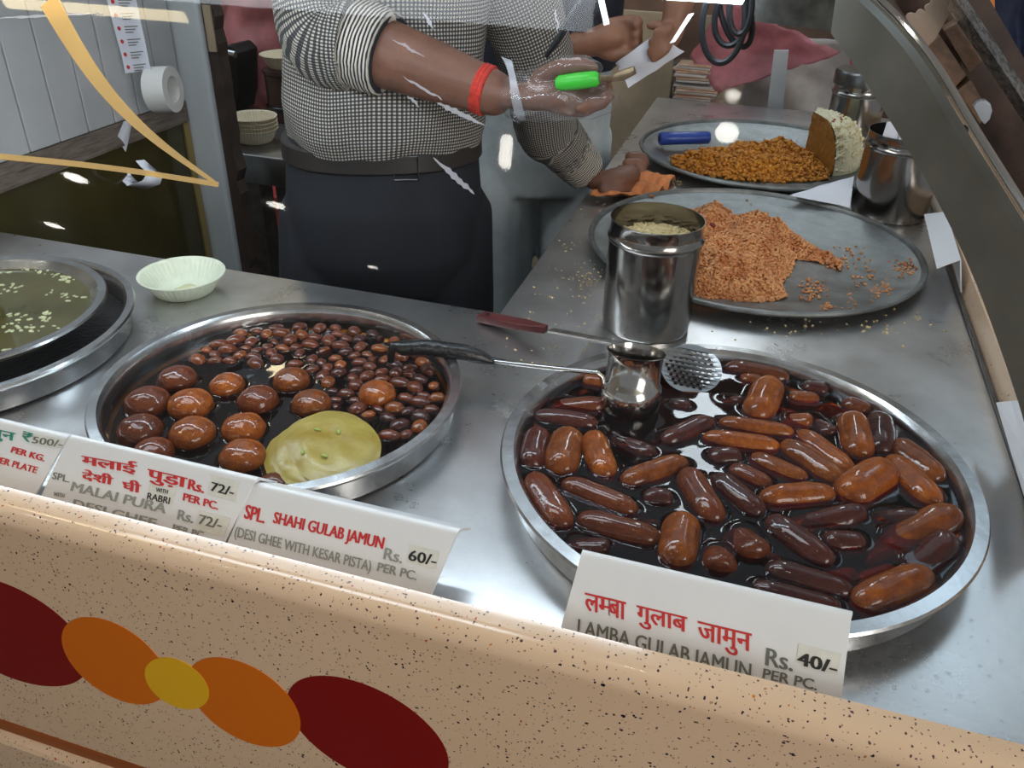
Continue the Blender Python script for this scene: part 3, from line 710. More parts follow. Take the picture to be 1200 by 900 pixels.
        s = r / .0105; o.location = (p.x, p.y, z); o.rotation_euler = (0, 0, random.random() * 6.28); o.scale = (s * random.uniform(1.0, 1.25), s, s)
        h = zs - z
        if abs(h) < r * .8: caps.append((p.x, p.y, p.x + 1e-5, p.y, math.sqrt((r * .8) ** 2 - h * h) * 1.05))
        side = 'packed along the back of' if p.y > .93 else 'packed at the right of' if p.x > -.5 else 'floating behind the large ones in'
        tone = ('amber', 'brown', 'dark')[mi]
        tag(o, f'small oval {tone} gulab jamun {side} the left tray', 'sweet', 'small gulab jamuns')
    seg_syrup('syrup', t, GCn, GR * .935, zs, caps, SYRUP2, .0016, .002)
gulab()

def left_trays():
    c, r = (-1.125, .835), .2495
    t = tray('round_tray', c, r, .945, 'empty-looking wide steel tray at far left holding a smaller pan', base=.93, lip=.012)
    c2, r2 = (-1.123, .853), .198
    t2 = thing('round_pan', (c2[0], c2[1], .9045), 'smaller steel pan of pale green milk sweet at far left', 'pan')
    zr = .958
    MB().lathe(c[0], c[1], [(0, .9032), (r * .925, .9032), (r * .928, .9075), (0, .9075)], 96).build('dark_disc', TAPEB, t)  # dark disc covering the tray floor under the pan
    prof = [(0, .909), (r2 * .62, .909), (r2 * .68, .913), (r2 - .012, zr - .006), (r2 - .002, zr - .006), (r2, zr - .003), (r2 - .002, zr), (r2 - .014, zr), (r2 - .017, zr - .004), (r2 * .68, .918), (r2 * .6, .912), (0, .912)]
    MB().lathe(c2[0], c2[1], prof, 128).build('pan_shell', TRAY, t2, angle=50)
    mb = MB(); zs = .946; mb.lathe(c2[0], c2[1], [(0, zs), (r2 * .5, zs), (r2 - .0175, zs), (r2 - .0175, zs - .003), (0, zs - .003)], 96); mb.build('milk', MILK, t2, angle=60)
    mb = MB()
    for k in range(900):
        a = random.random() * 6.28; q = math.sqrt(random.random()) * .17; x, y = c2[0] + q * math.cos(a), c2[1] + q * math.sin(a)
        if noise.noise(Vector((x * 18, y * 18, 3))) < .02: continue
        s = random.uniform(.0012, .0038); blob(mb, (x, y, zs + .0005), (s * 1.5, s, s * .5), ICO1, Matrix.Rotation(a * 5, 3, 'Z'))
    o = mb.build('pistachio_flakes', mat('pale_pistachio', (.45, .46, .27), .6, 0, .3, 90), t2); o['kind'] = 'stuff'
left_trays()

# ------------------------------------------------------------ paper bowls
def paper_bowl(name, c, z, rt, h, label, material, group=None, rb=None, sip=False):
    t = thing(name, (c[0], c[1], z), label, 'bowl', group); rb = rb or rt * .68
    nrib = 44; seg = nrib * 4
    def wav(k, i): return .026 * math.cos(2 * PI * k * nrib / seg) if i in (2, 3, 8, 9) else 0
    prof = [(0, z), (rb * .95, z), (rb, z + .002), (rt * .9, z + h * .85), (rt * .93, z + h * .93), (rt, z + h * .96), (rt, z + h), (rt * .93, z + h * .985), (rt * .885, z + h * .88), (rb * .97, z + .004), (rb * .9, z + .0025), (0, z + .0025)]
    MB().lathe(c[0], c[1], prof, seg, wav).build('bowl_shell', material, t, angle=70)
    if sip:
        MB().lathe(c[0] + .008, c[1] - .004, [(0, z + .0045), (rb * .45, z + .0045), (rb * .5, z + .0027), (0, z + .0027)], 40, lambda k, i: .12 * math.sin(k * .6)).build('milk_puddle', mat('pale_milk', (.62, .62, .36), .2), t)
    return t
paper_bowl('paper_bowl', (-.935, 1.115), ZC + .0005, .0735, .034, 'pale green pleated paper bowl alone on the steel counter', PAPERB, sip=True)

# ------------------------------------------------------------ steel cans, ladle, skimmer
def can(c, r, z0, z1, label, lip=True):
    t = thing('steel_can', (c[0], c[1], z0), label, 'can')
    zl = z1 - .030
    prof = [(0, z0), (r * .94, z0), (r * .965, z0 + .002), (r * .97, z0 + .006), (r * .995, z0 + .02), (r, zl - .006), (r * 1.035, zl - .003), (r * 1.04, zl + .001), (r * 1.0, zl + .005), (r * .99, zl + .012), (r * .99, z1 - .002), (r * 1.005, z1), (r * .98, z1), (r * .975, zl), (r * .965, z0 + .01), (0, z0 + .006)]
    MB().lathe(c[0], c[1], prof, 96).build('can_body', CAN, t, angle=38); return t
def cans():
    c = (-.143, 1.264); r = .0735; t = can(c, r, ZC + .0005, 1.088, 'steel can of chopped nuts at the edge of the peach rice tray')
    mb = MB(); n = 24
    mb.lathe(c[0], c[1], [(0, 1.066), (r * .6, 1.060), (r * .955, 1.050), (r * .955, 1.03), (0, 1.03)], 48)
    for k in range(330):
        a = random.random() * 6.28; q = math.sqrt(random.random()) * r * .9
        blob(mb, (c[0] + q * math.cos(a), c[1] + q * math.sin(a), 1.064 - .012 * (q / r) ** 2), (random.uniform(.003, .006), .003, .002), ICO1, rrot())
    mb.build('chopped_nuts', NUTMIX, t, angle=20)['kind'] = 'stuff'
    c = (.288, 2.003); r = .082; can(c, r, ZC + .0005, 1.084, 'steel can stuffed with paper slips beside the orange halwa tray')
    for k, (dx, dy, a, h, lab) in enumerate(((-.03, -.012, .5, .034, 'white paper slip leaning at the left in the steel can'), (.004, -.02, -.25, .030, 'curled white paper slip at the front of the steel can'), (.03, .012, .2, .026, 'white paper slip at the right in the steel can'))):
        ux = Vector((math.cos(a), math.sin(a), 0)); o = Vector((c[0] + dx, c[1] + dy, 1.053)); up = Vector((.1 * dx, .35, 1)).normalized() * (h + .018)
        tag(sheet((o - ux * .024, o + ux * .024, o + ux * .028 + up, o - ux * .022 + up), 8, 6, .006, .0006, k, 30).build('paper_slip', PAPERW), lab, 'paper', 'slips in the can')
    c = (.226, 2.66); r = .074; t = can(c, r, ZC + .0005, 1.06, 'lidded steel can standing farthest back on the counter')
    MB().lathe(c[0], c[1], [(r * 1.06, 1.052), (r * 1.06, 1.083), (r * 1.0, 1.090), (0, 1.092), (0, 1.0615), (r * 1.015, 1.0615)], 72).build('lid', mat('dull_lid', (.16, .16, .16), .3, 1.), t)
cans()

def ladle():
    b = at(743, 486, .925); c = (b.x - .010, b.y + .010)
    t = thing('ladle', (c[0], c[1], .9), 'steel pot-shaped ladle with a black taped handle across the two trays', 'ladle')
    z0 = .9105; r = .0415
    prof = [(0, z0), (r * .62, z0), (r * .75, z0 + .003), (r * .98, z0 + .022), (r * 1.02, z0 + .038), (r * .95, z0 + .052), (r * .88, z0 + .056), (r * .87, z0 + .084), (r * .90, z0 + .093), (r * .95, z0 + .0965), (r * .91, z0 + .0965), (r * .83, z0 + .084), (r * .83, z0 + .056), (r * .95, z0 + .04), (r * .7, z0 + .006), (0, z0 + .003)]
    lean = Matrix.Rotation(R(-12), 3, Vector((1, 0, 0))) 
    mb = MB(); mb.lathe(0, 0, [(q, z - z0) for q, z in prof], 72); mb.v = [tuple(lean @ Vector(v) + Vector((c[0], c[1], z0))) for v in mb.v]
    mb.build('pot', mat('ladle_steel', (.50, .48, .46), .13, 1., .1, 30), t, angle=45)
    j = aty(706, 438, c[1] - .012); e = aty(575, 423, 1.0); k2 = aty(470, 408, .955)
    MB().tube([j + Vector((.004, 0, -.022)), j + Vector((-.001, 0, -.004)), j + Vector((-.006, 0, .0005)), j.lerp(e, .5), e], .0034, 10).build('rod', POLISH, t)
    hk = aty(458, 424, .95)
    MB().tube([aty(592, 424.5, 1.0), e, aty(565, 419, .995), aty(545, 413, .99), aty(500, 407, .975), k2, aty(461, 406, .952), aty(458, 414, .95), hk], [.004, .007, .010, .012, .012, .0105, .008, .006, .005], 14, wob=.06).build('taped_handle', TAPEB, t)
ladle()

def skimmer():
    c = at(810, 433, .944); t = thing('skimmer', (c.x, c.y, .93), 'perforated round skimmer with a maroon handle resting on the right tray rim', 'skimmer')
    r = .043; cu = bpy.data.curves.new('s', 'CURVE'); cu.dimensions = '2D'; cu.fill_mode = 'BOTH'; cu.extrude = .0006
    def circ(x, y, rad, n):
        s = cu.splines.new('POLY'); s.points.add(n - 1); s.use_cyclic_u = True
        for i in range(n): s.points[i].co = (x + rad * math.cos(2 * PI * i / n), y + rad * math.sin(2 * PI * i / n), 0, 1)
    circ(0, 0, r, 64)
    st = .0088
    for j in range(-5, 6):
        for i in range(-6, 7):
            x, y = (i + (j % 2) * .5) * st, j * st * .866
            if math.hypot(x, y) < r - .006: circ(x, y, .0027, 10)
    ob = bpy.data.objects.new('s', cu); C.objects.link(ob); me = bpy.data.meshes.new_from_object(ob.evaluated_get(bpy.context.evaluated_depsgraph_get())); bpy.data.objects.remove(ob); bpy.data.curves.remove(cu)
    mb = MB(); tilt = Matrix.Rotation(R(24), 3, 'X') @ Matrix.Rotation(R(4), 3, 'Y')
    mb.add([c + tilt @ Vector((v.co.x, v.co.y, v.co.z + 3.2 * (v.co.x ** 2 + v.co.y ** 2) - .004)) for v in me.vertices], [tuple(p.vertices) for p in me.polygons]); bpy.data.meshes.remove(me)
    mb.build('perforated_disc', mat('skimmer_steel', (.34, .35, .36), .32, 1.), t, angle=30)
    def bar(pts, w, h, name, m_):
        mb = MB(); rg = []
        for i, p in enumerate(pts):
            d = (Vector(pts[min(i + 1, len(pts) - 1)]) - Vector(pts[max(i - 1, 0)])).normalized(); s = d.cross(Vector((0, 0, 1))).normalized()
            ww = w[i] if hasattr(w, '__len__') else w
            rg.append([Vector(p) + s * ww - Vector((0, 0, h)), Vector(p) + s * ww + Vector((0, 0, h)), Vector(p) - s * ww + Vector((0, 0, h)), Vector(p) - s * ww - Vector((0, 0, h))])
        mb.rings(rg); return mb.build(name, m_, t, bevel=.0008)
    p0 = at(563, 371, .908); p1 = at(640, 386, .929); p2 = at(652, 388, .933); p3 = at(735, 405, .957); p4 = c + Vector((-.035, .012, .004))
    bar([p2 - (p2 - p1) * .6, p2, p3, p4], .0075, .0016, 'strap', mat('worn_steel', (.55, .53, .5), .3, 1., .2, 60))
    h = bar([p0, p0.lerp(p1, .65), p0.lerp(p1, .82), p1], [.0115, .0115, .009, .0055], .006, 'handle', WOODH)
    MB().lathe(0, 0, [(.0, 0), (.0035, 0), (.0035, .0016), (0, .0016)], 16)
    q = p0.lerp(p1, .12) + Vector((0, 0, .0058)); MB().lathe(q.x, q.y, [(0, q.z), (.0045, q.z), (.0045, q.z + .0012), (.0030, q.z + .0012), (.0030, q.z + .0004), (0, q.z + .0004)], 20).build('hang_hole', BLACK, h)
skimmer()

# ------------------------------------------------------------ rice and halwa trays
def inpoly(poly):
    def g(x, y):
        c = False; j = len(poly) - 1
        for i in range(len(poly)):
            if (poly[i][1] > y) != (poly[j][1] > y) and x < (poly[j][0] - poly[i][0]) * (y - poly[i][1]) / (poly[j][1] - poly[i][1]) + poly[i][0]: c = not c
            j = i
        return c
    return g
def edgedist(poly, x, y):
    best = 9
    for i in range(len(poly)):
        ax, ay = poly[i - 1]; bx, by = poly[i]; dx, dy = bx - ax, by - ay; t = max(0, min(1, ((x - ax) * dx + (y - ay) * dy) / (dx * dx + dy * dy))); best = min(best, math.hypot(x - ax - t * dx, y - ay - t * dy))
    return best
def heap(name, poly, zb, hmax, slope, grain, ngrain, material, label, cat, step=.007, parent=None):
    P = [(p.x, p.y) for p in poly]; g = inpoly(P); xs = [p[0] for p in P]; ys = [p[1] for p in P]
    def H(x, y):
        d = edgedist(P, x, y); return min(hmax, slope * d) * (.75 + .5 * noise.noise(Vector((x * 14, y * 14, 2)))) + grain * 2.2 * noise.noise(Vector((x * 55, y * 55, 5))) + grain * 1.2 * noise.noise(Vector((x * 120, y * 120, 8)))
    mb = MB(); nx = int((max(xs) - min(xs)) / step); ny = int((max(ys) - min(ys)) / step); idx = {}; v = []
    for j in range(ny + 1):
        for i in range(nx + 1):
            x, y = min(xs) + i * step, min(ys) + j * step
            if g(x, y): idx[i, j] = len(v); v.append((x, y, zb + max(.0005, H(x, y) - grain * .5)))
    f = [(idx[i, j], idx[i + 1, j], idx[i + 1, j + 1], idx[i, j + 1]) for j in range(ny) for i in range(nx) if all(k in idx for k in ((i, j), (i + 1, j), (i + 1, j + 1), (i, j + 1)))]
    mb.add(v, f); k = 0
    while k < ngrain:
        x, y = random.uniform(min(xs), max(xs)), random.uniform(min(ys), max(ys))
        if not g(x, y): continue
        s = grain * random.uniform(.7, 1.3); blob(mb, (x, y, zb + max(s * .5, H(x, y)) + random.uniform(-.4, 1.0) * s), (s * 1.25, s * .8, s * .75), ICO1, rrot()); k += 1
    o = mb.build(name, material, parent, angle=180); 
    if parent is None: tag(o, label, cat)
    o['kind'] = 'stuff'; return o
def rice_tray():
    c = (.005, 1.651); r = .327; zr = .926
    t = tray('round_tray', c, r, zr, 'wide dull aluminium tray of peach sweet rice on the right arm', DULL, base=.74, lip=.008, flare=.985)
    S = 2.857; Q = lambda x, y: at(680 + x / S, 200 + y / S, .9045)
    poly = [(330, 150), (430, 128), (500, 140), (530, 178), (620, 178), (700, 215), (745, 235), (800, 270), (882, 310), (872, 335), (800, 308), (722, 296), (704, 345), (672, 382), (692, 425), (600, 447), (400, 447), (330, 425), (280, 360), (270, 240)]
    heap('sweet_rice', [Q(*p) for p in poly], 0.9035, .068, .85, .0030, 12000, RICE, 'heap of peach sweet rice in the dull aluminium tray', 'food')
    mb = MB()
    for (x, y, n, s) in ((780, 400, 70, 26), (980, 370, 40, 40), (1090, 340, 60, 22), (900, 290, 40, 40), (820, 460, 24, 14), (560, 90, 14, 30), (860, 125, 8, 20), (950, 430, 30, 60), (1000, 400, 30, 18)):
        for k in range(n):
            p = Q(x + random.gauss(0, s), y + random.gauss(0, s * .7)); d = math.hypot(p.x - c[0], p.y - c[1]); rb = r * .74
            if d > r - .02: continue
            z = .9035 if d < rb else .9035 + (d - rb) / (r - .012 - rb) * (zr - .91)
            q = random.uniform(.0015, .0032); blob(mb, (p.x, p.y, z + q * .5), (q * 1.3, q, q * .7), ICO1, rrot())
    tag(mb.build('rice_crumbs', RICE, angle=180), 'scattered grains of sweet rice on the bare side of the aluminium tray', 'food', None, 'stuff')
    for k, (x, y) in enumerate(((435, 245),)):
        p = Q(x, y); mb = MB(); blob(mb, (p.x, p.y - .03, .955), (.006, .006, .0055), ICO2); tag(mb.build('cherry', mat('dark_cherry', (.14, .005, .01), .2)), 'dark red cherry sitting on the peach rice heap', 'fruit')
rice_tray()
def halwa_tray():
    c = (-.012, 2.31); r = .322; zr = .932
    t = tray('round_tray', c, r, zr, 'round steel tray of orange halwa farthest back on the counter', DULL, base=.80, lip=.008, flare=.985)
    S = 3.3333; Q = lambda x, y: at(740 + x / S, 60 + y / S, .906)
    poly = [(150, 425), (230, 395), (330, 400), (430, 385), (520, 372), (620, 375), (690, 400), (760, 420), (770, 500), (700, 508), (580, 512), (450, 505), (330, 490), (230, 470), (165, 450)]
    heap('orange_halwa', [Q(*p) for p in poly], .9035, .042, .75, .0050, 3200, HALWA, 'crumbled orange halwa heap in the far tray', 'food', .008)
    # the uncut half of the halwa cake, decorated outside, cut face towards the left
    cc = at(943, 186, .9035); base = Vector((cc.x + .035, cc.y - .01, .9035))
    m_ = thing('halwa_cake', base, 'tall uncut halwa cake crusted with coconut and cashews, in the far tray', 'cake')
    mb = MB(); n, m2 = 14, 18; v = []
    RAD = .138; HT = .125
    a0, a1 = R(-60), R(80)
    def D(th, ph): return Vector((base.x - .035 + RAD * math.cos(th) * math.cos(ph) ** .62, base.y + RAD * 1.05 * math.sin(th) * math.cos(ph) ** .62, base.z + HT * math.sin(ph) ** .75))
    for j in range(m2 + 1):
        for i in range(n + 1): v.append(D(a0 + (a1 - a0) * i / n, PI / 2 * j / m2) + Vector((noise.noise(Vector((i * .9, j * .9, 1))), noise.noise(Vector((i * .9, j * .9, 5))), 0)) * .003)
    f = [(j * (n + 1) + i, j * (n + 1) + i + 1, (j + 1) * (n + 1) + i + 1, (j + 1) * (n + 1) + i) for j in range(m2) for i in range(n)]
    for k in range(500):
        th, ph = a0 + (a1 - a0) * random.random(), math.asin(random.random()); blob(mb, D(th, ph), random.uniform(.0018, .004), ICO1)
    mb.add(v, f).build('coconut_crust', COCO, m_, angle=60)
    mb = MB(); ctr = [Vector((base.x - .037, base.y - .002, base.z + HT * j / m2 * .97)) for j in range(m2 + 1)]
    for th in (a0, a1):
        L = [D(th, PI / 2 * j / m2) for j in range(m2 + 1)]; v = []; K = 7
        for j in range(m2 + 1):
            cz = Vector((base.x - .037, base.y, L[j].z))
            for q in range(K + 1):
                p = L[j].lerp(cz, q / K); w_ = .006 * noise.noise(p * 60) + .003 * noise.noise(p * 150); v.append(p + Vector((-.6, -.4, 0)) * (w_ + .004))
        mb.add(v, [(j * (K + 1) + q, j * (K + 1) + q + 1, (j + 1) * (K + 1) + q + 1, (j + 1) * (K + 1) + q) for j in range(m2) for q in range(K)])
    mb.build('cut_face', HALWACUT, m_, angle=60)
    for k in range(12):
        th = R(-56 + (k % 3) * 22); ph = R(14 + (k // 3) * 13); p = D(th, ph); d = Vector((math.cos(th), math.sin(th), .3)).normalized()
        tg = Vector((-math.sin(th), math.cos(th), 0)); mb = MB()
        mb.tube([p + d * .003 + tg * .010 * math.cos(a) + Vector((0, 0, 1)) * .007 * math.sin(a) for a in [R(20 + 28 * q) for q in range(6)]], [.002, .0038, .0045, .0045, .0038, .002], 8); mb.build('cashew', CASHEW, m_)
    for k in range(9):
        th = R(-60 + k * 9); ph = R(66 + (k % 3) * 3); p = D(th, ph); mb = MB(); blob(mb, p, (.005, .004, .003), ICO1, rrot()); mb.build('rose_petal', ROSEP if k % 3 else NUT, m_)
    a, b = Q(104, 385), Q(298, 380); a.z = b.z = .936; dr = (b - a).normalized()
    t2 = thing('rolled_scraper', a.lerp(b, .5), 'blue plastic roll lying at the left of the orange halwa tray', 'roll')
    MB().tube([a, a + dr * .003, a.lerp(b, .3), a.lerp(b, .6), b - dr * .003, b], [.013, .0165, .017, .0165, .0165, .013], 20, wob=.05).build('roll_body', BLUEP, t2, angle=50)
    MB().tube([a - dr * .001, a + dr * .0005], [.0085, .0085], 16).build('roll_hole', RUBBER, t2)
halwa_tray()

# ------------------------------------------------------------ price cards
def tent(x0t, x1t, x0b, x1b, yt, zt, yb, zb, back_y, back_z, label, shear=0, name='price_card'):
    t = thing(name, ((x0b + x1b) / 2, yb, ZC), label, 'price card')
    th = .003; TL, TR, BL, BR = Vector((x0t, yt, zt)), Vector((x1t, yt + shear, zt)), Vector((x0b, yb, zb)), Vector((x1b, yb + shear, zb))
    n = (BR - BL).cross(TL - BL).normalized()
    if n.y > 0: n = -n
    up = (TL - BL).normalized(); rg = []
    for T, B in ((TL, BL), (TR, BR)):
        bk = Vector((T.x, back_y + (T.y - yt), back_z)); db = (bk - T).normalized(); prof = [B]
        prof.append(T - up * .008)
        for k in range(1, 6):
            s = k / 6; prof.append((T - up * .008) * (1 - s) ** 2 + T * 2 * s * (1 - s) + (T + db * .008) * s * s)
        prof.append(T + db * .008); prof.append(bk)
        nb = db.cross(Vector((1, 0, 0))).normalized(); nb = nb if nb.z < 0 else -nb
        inner = [bk + nb * th, T + db * .009 + nb * th, T - up * .009 - n * th, B - n * th]
        rg.append(prof + inner)
    MB().rings(rg).build('folded_sheet', CARD, t, angle=50); return t, BL, n
def cards():
    K = 2.2222; f = lambda x, y: (660 + x / K, 630 + y / K)
    t, o, n = tent(-.1025, .1475, -.1115, .152, .605, .9855, .5535, .9005, .632, .957, 'white price card for lamba gulab jamun at forty rupees')
    def tx(s, a, b, c, m_, parent=None, bold=.0, **k): lettering(s, f(*a), f(*b), f(*c), o, n, m_, parent or t, bold, **k)
    def stick(a, b, c, d, nm='price_sticker'):
        pts = [atp(*f(*p), o, n) + n * .0002 for p in (a, b, c, d)]; return solid(pts, n * .0004).build(nm, STICK, t, smooth=False)
    tx('ल', (58, 143), (95, 152), (57, 188), RED, bold=.02); tx('म', (93, 151), (121, 158), (92, 196), RED, bold=.02, cut=.70); tx('बा', (119, 157), (163, 168), (118, 203), RED, bold=.02); tx('गुलाब', (193, 176), (322, 207), (192, 232), RED, bold=.02); tx('जामुन', (352, 217), (490, 250), (350, 283), RED, bold=.02)
    tx('LAMBA GULAB JAMUN', (40, 211), (490, 328), (36, 262), GREY, bold=.015)
    tx('Rs.', (531, 287), (600, 303), (527, 332), GREY, bold=.02); tx('PER PC.', (523, 340), (663, 371), (519, 366), GREY, bold=.02)
    s = stick((613, 275), (725, 303), (714, 356), (606, 325)); tx('40/-', (613, 297), (713, 322), (610, 330), BLACK, s, .03, lift=.0012)
    K2 = 2.6087; f = lambda x, y: (90 + x / K2, 340 + y / K2)
    t, o, n = tent(-.463, -.228, -.488, -.2495, .60, .9795, .5535, .9005, .634, .953, 'white price card for shahi gulab jamun at sixty rupees')
    tx('SPL.', (520, 655), (580, 671), (512, 697), RED, bold=.03); tx('SHAHI GULAB JAMUN', (607, 677), (942, 756), (598, 722), RED, bold=.03)
    tx('(DESI GHEE WITH KESAR PISTA)', (487, 722), (903, 828), (480, 762), PALE, bold=.01)
    tx('Rs.', (945, 787), (1000, 800), (938, 822), PALE, bold=.02); tx('PER PC.', (924, 832), (1043, 860), (918, 858), PALE, bold=.02)
    s = stick((1017, 776), (1110, 799), (1098, 852), (1007, 830)); tx('60/-', (1020, 793), (1103, 811), (1014, 825), BLACK, s, .02, lift=.0012)
    f = lambda x, y: (x / 4, 470 + y / 4)
    t, o, n = tent(-.699, -.458, -.735, -.492, .60, .987, .5535, .9005, .634, .955, 'white price card for malai pura at seventy-two rupees')
    tx('मलाई', (388, 240), (640, 285), (385, 300), RED, bold=.03); tx('पुड़ा', (698, 318), (876, 360), (690, 383), RED, bold=.03)
    tx('देशी', (392, 318), (532, 345), (385, 368), RED, bold=.03); tx('घी', (580, 362), (662, 378), (574, 414), RED, bold=.03)
    tx('SPL.', (252, 332), (330, 350), (246, 364), GREY); tx('MALAI PURA', (345, 378), (787, 484), (332, 420), PALE, bold=.02)
    tx('WITH', (255, 425), (305, 434), (251, 444), PALE); tx('DESI GHEE', (350, 459), (737, 553), (340, 496), PALE, bold=.02)
    tx('Rs.', (890, 365), (962, 384), (882, 412), RED, bold=.03); tx('PER PC.', (865, 430), (1027, 474), (859, 465), RED, bold=.03)
    tx('Rs.', (841, 508), (912, 526), (832, 554), PALE, bold=.02); tx('PER PC.', (815, 576), (966, 616), (810, 606), PALE, bold=.02)
    s = stick((702, 386), (830, 408), (806, 485), (690, 462), 'note_sticker'); tx('WITH', (736, 405), (791, 416), (732, 424), BLACK, s, lift=.0012); tx('RABRI', (697, 428), (801, 452), (691, 458), BLACK, s, .01, lift=.0012)
    s = stick((990, 342), (1125, 376), (1104, 468), (972, 435)); tx('72/-', (997, 378), (1102, 405), (989, 419), BLACK, s, .02, lift=.0012)
    s = stick((935, 512), (1082, 546), (1052, 638), (912, 600)); tx('72/-', (941, 530), (1046, 557), (931, 574), GREY, s, .02, lift=.0012)
    t, o, n = tent(-.96, -.702, -1.00, -.7445, .60, .986, .5535, .9005, .634, .955, 'white price card with green and red print at the far left edge')
    tx('मुन', (-45, 125), (72, 150), (-52, 178), GREEN, bold=.02); tx('₹', (112, 140), (155, 152), (104, 182), GREEN, bold=.02)
    tx('PER KG.', (62, 213), (216, 255), (52, 240), RED, bold=.03); tx('PER PLATE', (-12, 258), (180, 310), (-22, 286), RED, bold=.02)
    s = stick((160, 152), (305, 180), (292, 222), (150, 196)); tx('500/-', (160, 165), (300, 186), (152, 196), GREY, s, .01, lift=.0012)
    # backs of two cards that face the right side
    for (cs, lab) in (([(1083, 252, .955), (1108, 249, .975), (1125, 305, .975), (1098, 315, .955)], 'small white card back on the right counter edge beside the rice tray'), ([(1168, 473, .955), (1206, 469, .98), (1216, 580, .98), (1201, 583, .955)], 'white card back cut by the right picture edge')):
        P = [at(a, b, z) for a, b, z in cs]; dn = Vector((0, 0, 1)); t = thing('price_card', ((P[0].x + P[2].x) / 2, (P[0].y + P[2].y) / 2, ZC), lab, 'price card')
        back = [P[1], P[2], P[2] + Vector((.018, 0, -.06)), P[1] + Vector((.018, 0, -.06))]
        mb = sheet(P, 2, 2, 0, .002); solid(back, Vector((.002, 0, .0)), mb)
        mb.build('folded_sheet', CARDB, t, smooth=False)
cards()

# ------------------------------------------------------------ loose items on the counter
def loose():
    # orange wiping cloth
    P = [at(690, 236, .903), at(765, 240, .903), at(792, 213, .903), at(735, 206, .903)]
    mb = sheet(P, 34, 18, .0, .003, 3, 20, .006, lambda u, v: .014 + .016 * math.sin(v * 14 + 3 * u + 2 * noise.noise(Vector((u * 4, v * 2, 1)))) * (.3 + u * .7) * .8 + .008 * noise.noise(Vector((u * 7, v * 7, 3))))
    mz = min(v[2] for v in mb.v); mb.v = [(x, y, z - mz + ZC + .0005) for x, y, z in mb.v]
    tag(mb.build('wiping_cloth', CLOTHO, angle=180), 'crumpled orange wiping cloth on the counter by the resting fist', 'cloth')
    P = [at(930, 226, .934), at(994, 240, .915), at(1000, 208, .955), at(955, 222, .945)]
    tag(sheet([at(925, 229, .9345), at(996, 243, .93), at(1001, 206, .966), at(965, 216, .948)], 10, 6, .003, .0006, 5, 20).build('paper_slip', PAPERW), 'white paper slip propped between the far tray and the steel can', 'paper')
    mb = MB()
    zones = [(1050, 745, 80, 40, 90), (650, 430, 40, 30, 60), (560, 470, 30, 40, 30), (1000, 400, 60, 12, 30), (960, 385, 60, 8, 30), (600, 590, 20, 40, 20), (1080, 800, 60, 40, 40)]
    for (x, y, sx, sy, n) in zones:
        for k in range(n):
            p = at(x + random.gauss(0, sx), y + random.gauss(0, sy), ZC)
            if not (-1 < p.x < .37 and .56 < p.y) or math.hypot(p.x - LC[0], p.y - LC[1]) < LR + .004 or math.hypot(p.x - GCn[0], p.y - GCn[1]) < GR + .004: continue
            s = random.choice((.0008, .0012, .0016, .0022)); blob(mb, (p.x, p.y, ZC + s * .2), (s * 1.3, s, s * .55), ICO1)
    tag(mb.build('water_drops', CLEAR, angle=180), 'clear water drops scattered on the steel counter', 'drops', None, 'stuff')
    mb = MB()
    for (x, y, sx, sy, n) in ((690, 330, 12, 10, 60), (720, 245, 40, 6, 60), (655, 300, 40, 30, 60), (1040, 380, 40, 10, 40), (900, 385, 60, 5, 20), (620, 400, 60, 30, 70), (790, 215, 8, 4, 30)):
        for k in range(n):
            p = at(x + random.gauss(0, sx), y + random.gauss(0, sy), ZC)
            if not (-.375 < p.x < .37 and .6 < p.y): continue
            s = random.uniform(.0008, .0026); blob(mb, (p.x, p.y, ZC + s * .4), (s * 1.4, s, s * .6), ICO1, Matrix.Rotation(k, 3, 'Z'))
    tag(mb.build('food_crumbs', CRUMB, angle=180), 'pale food crumbs scattered over the right arm of the counter', 'crumbs', None, 'stuff')
loose()

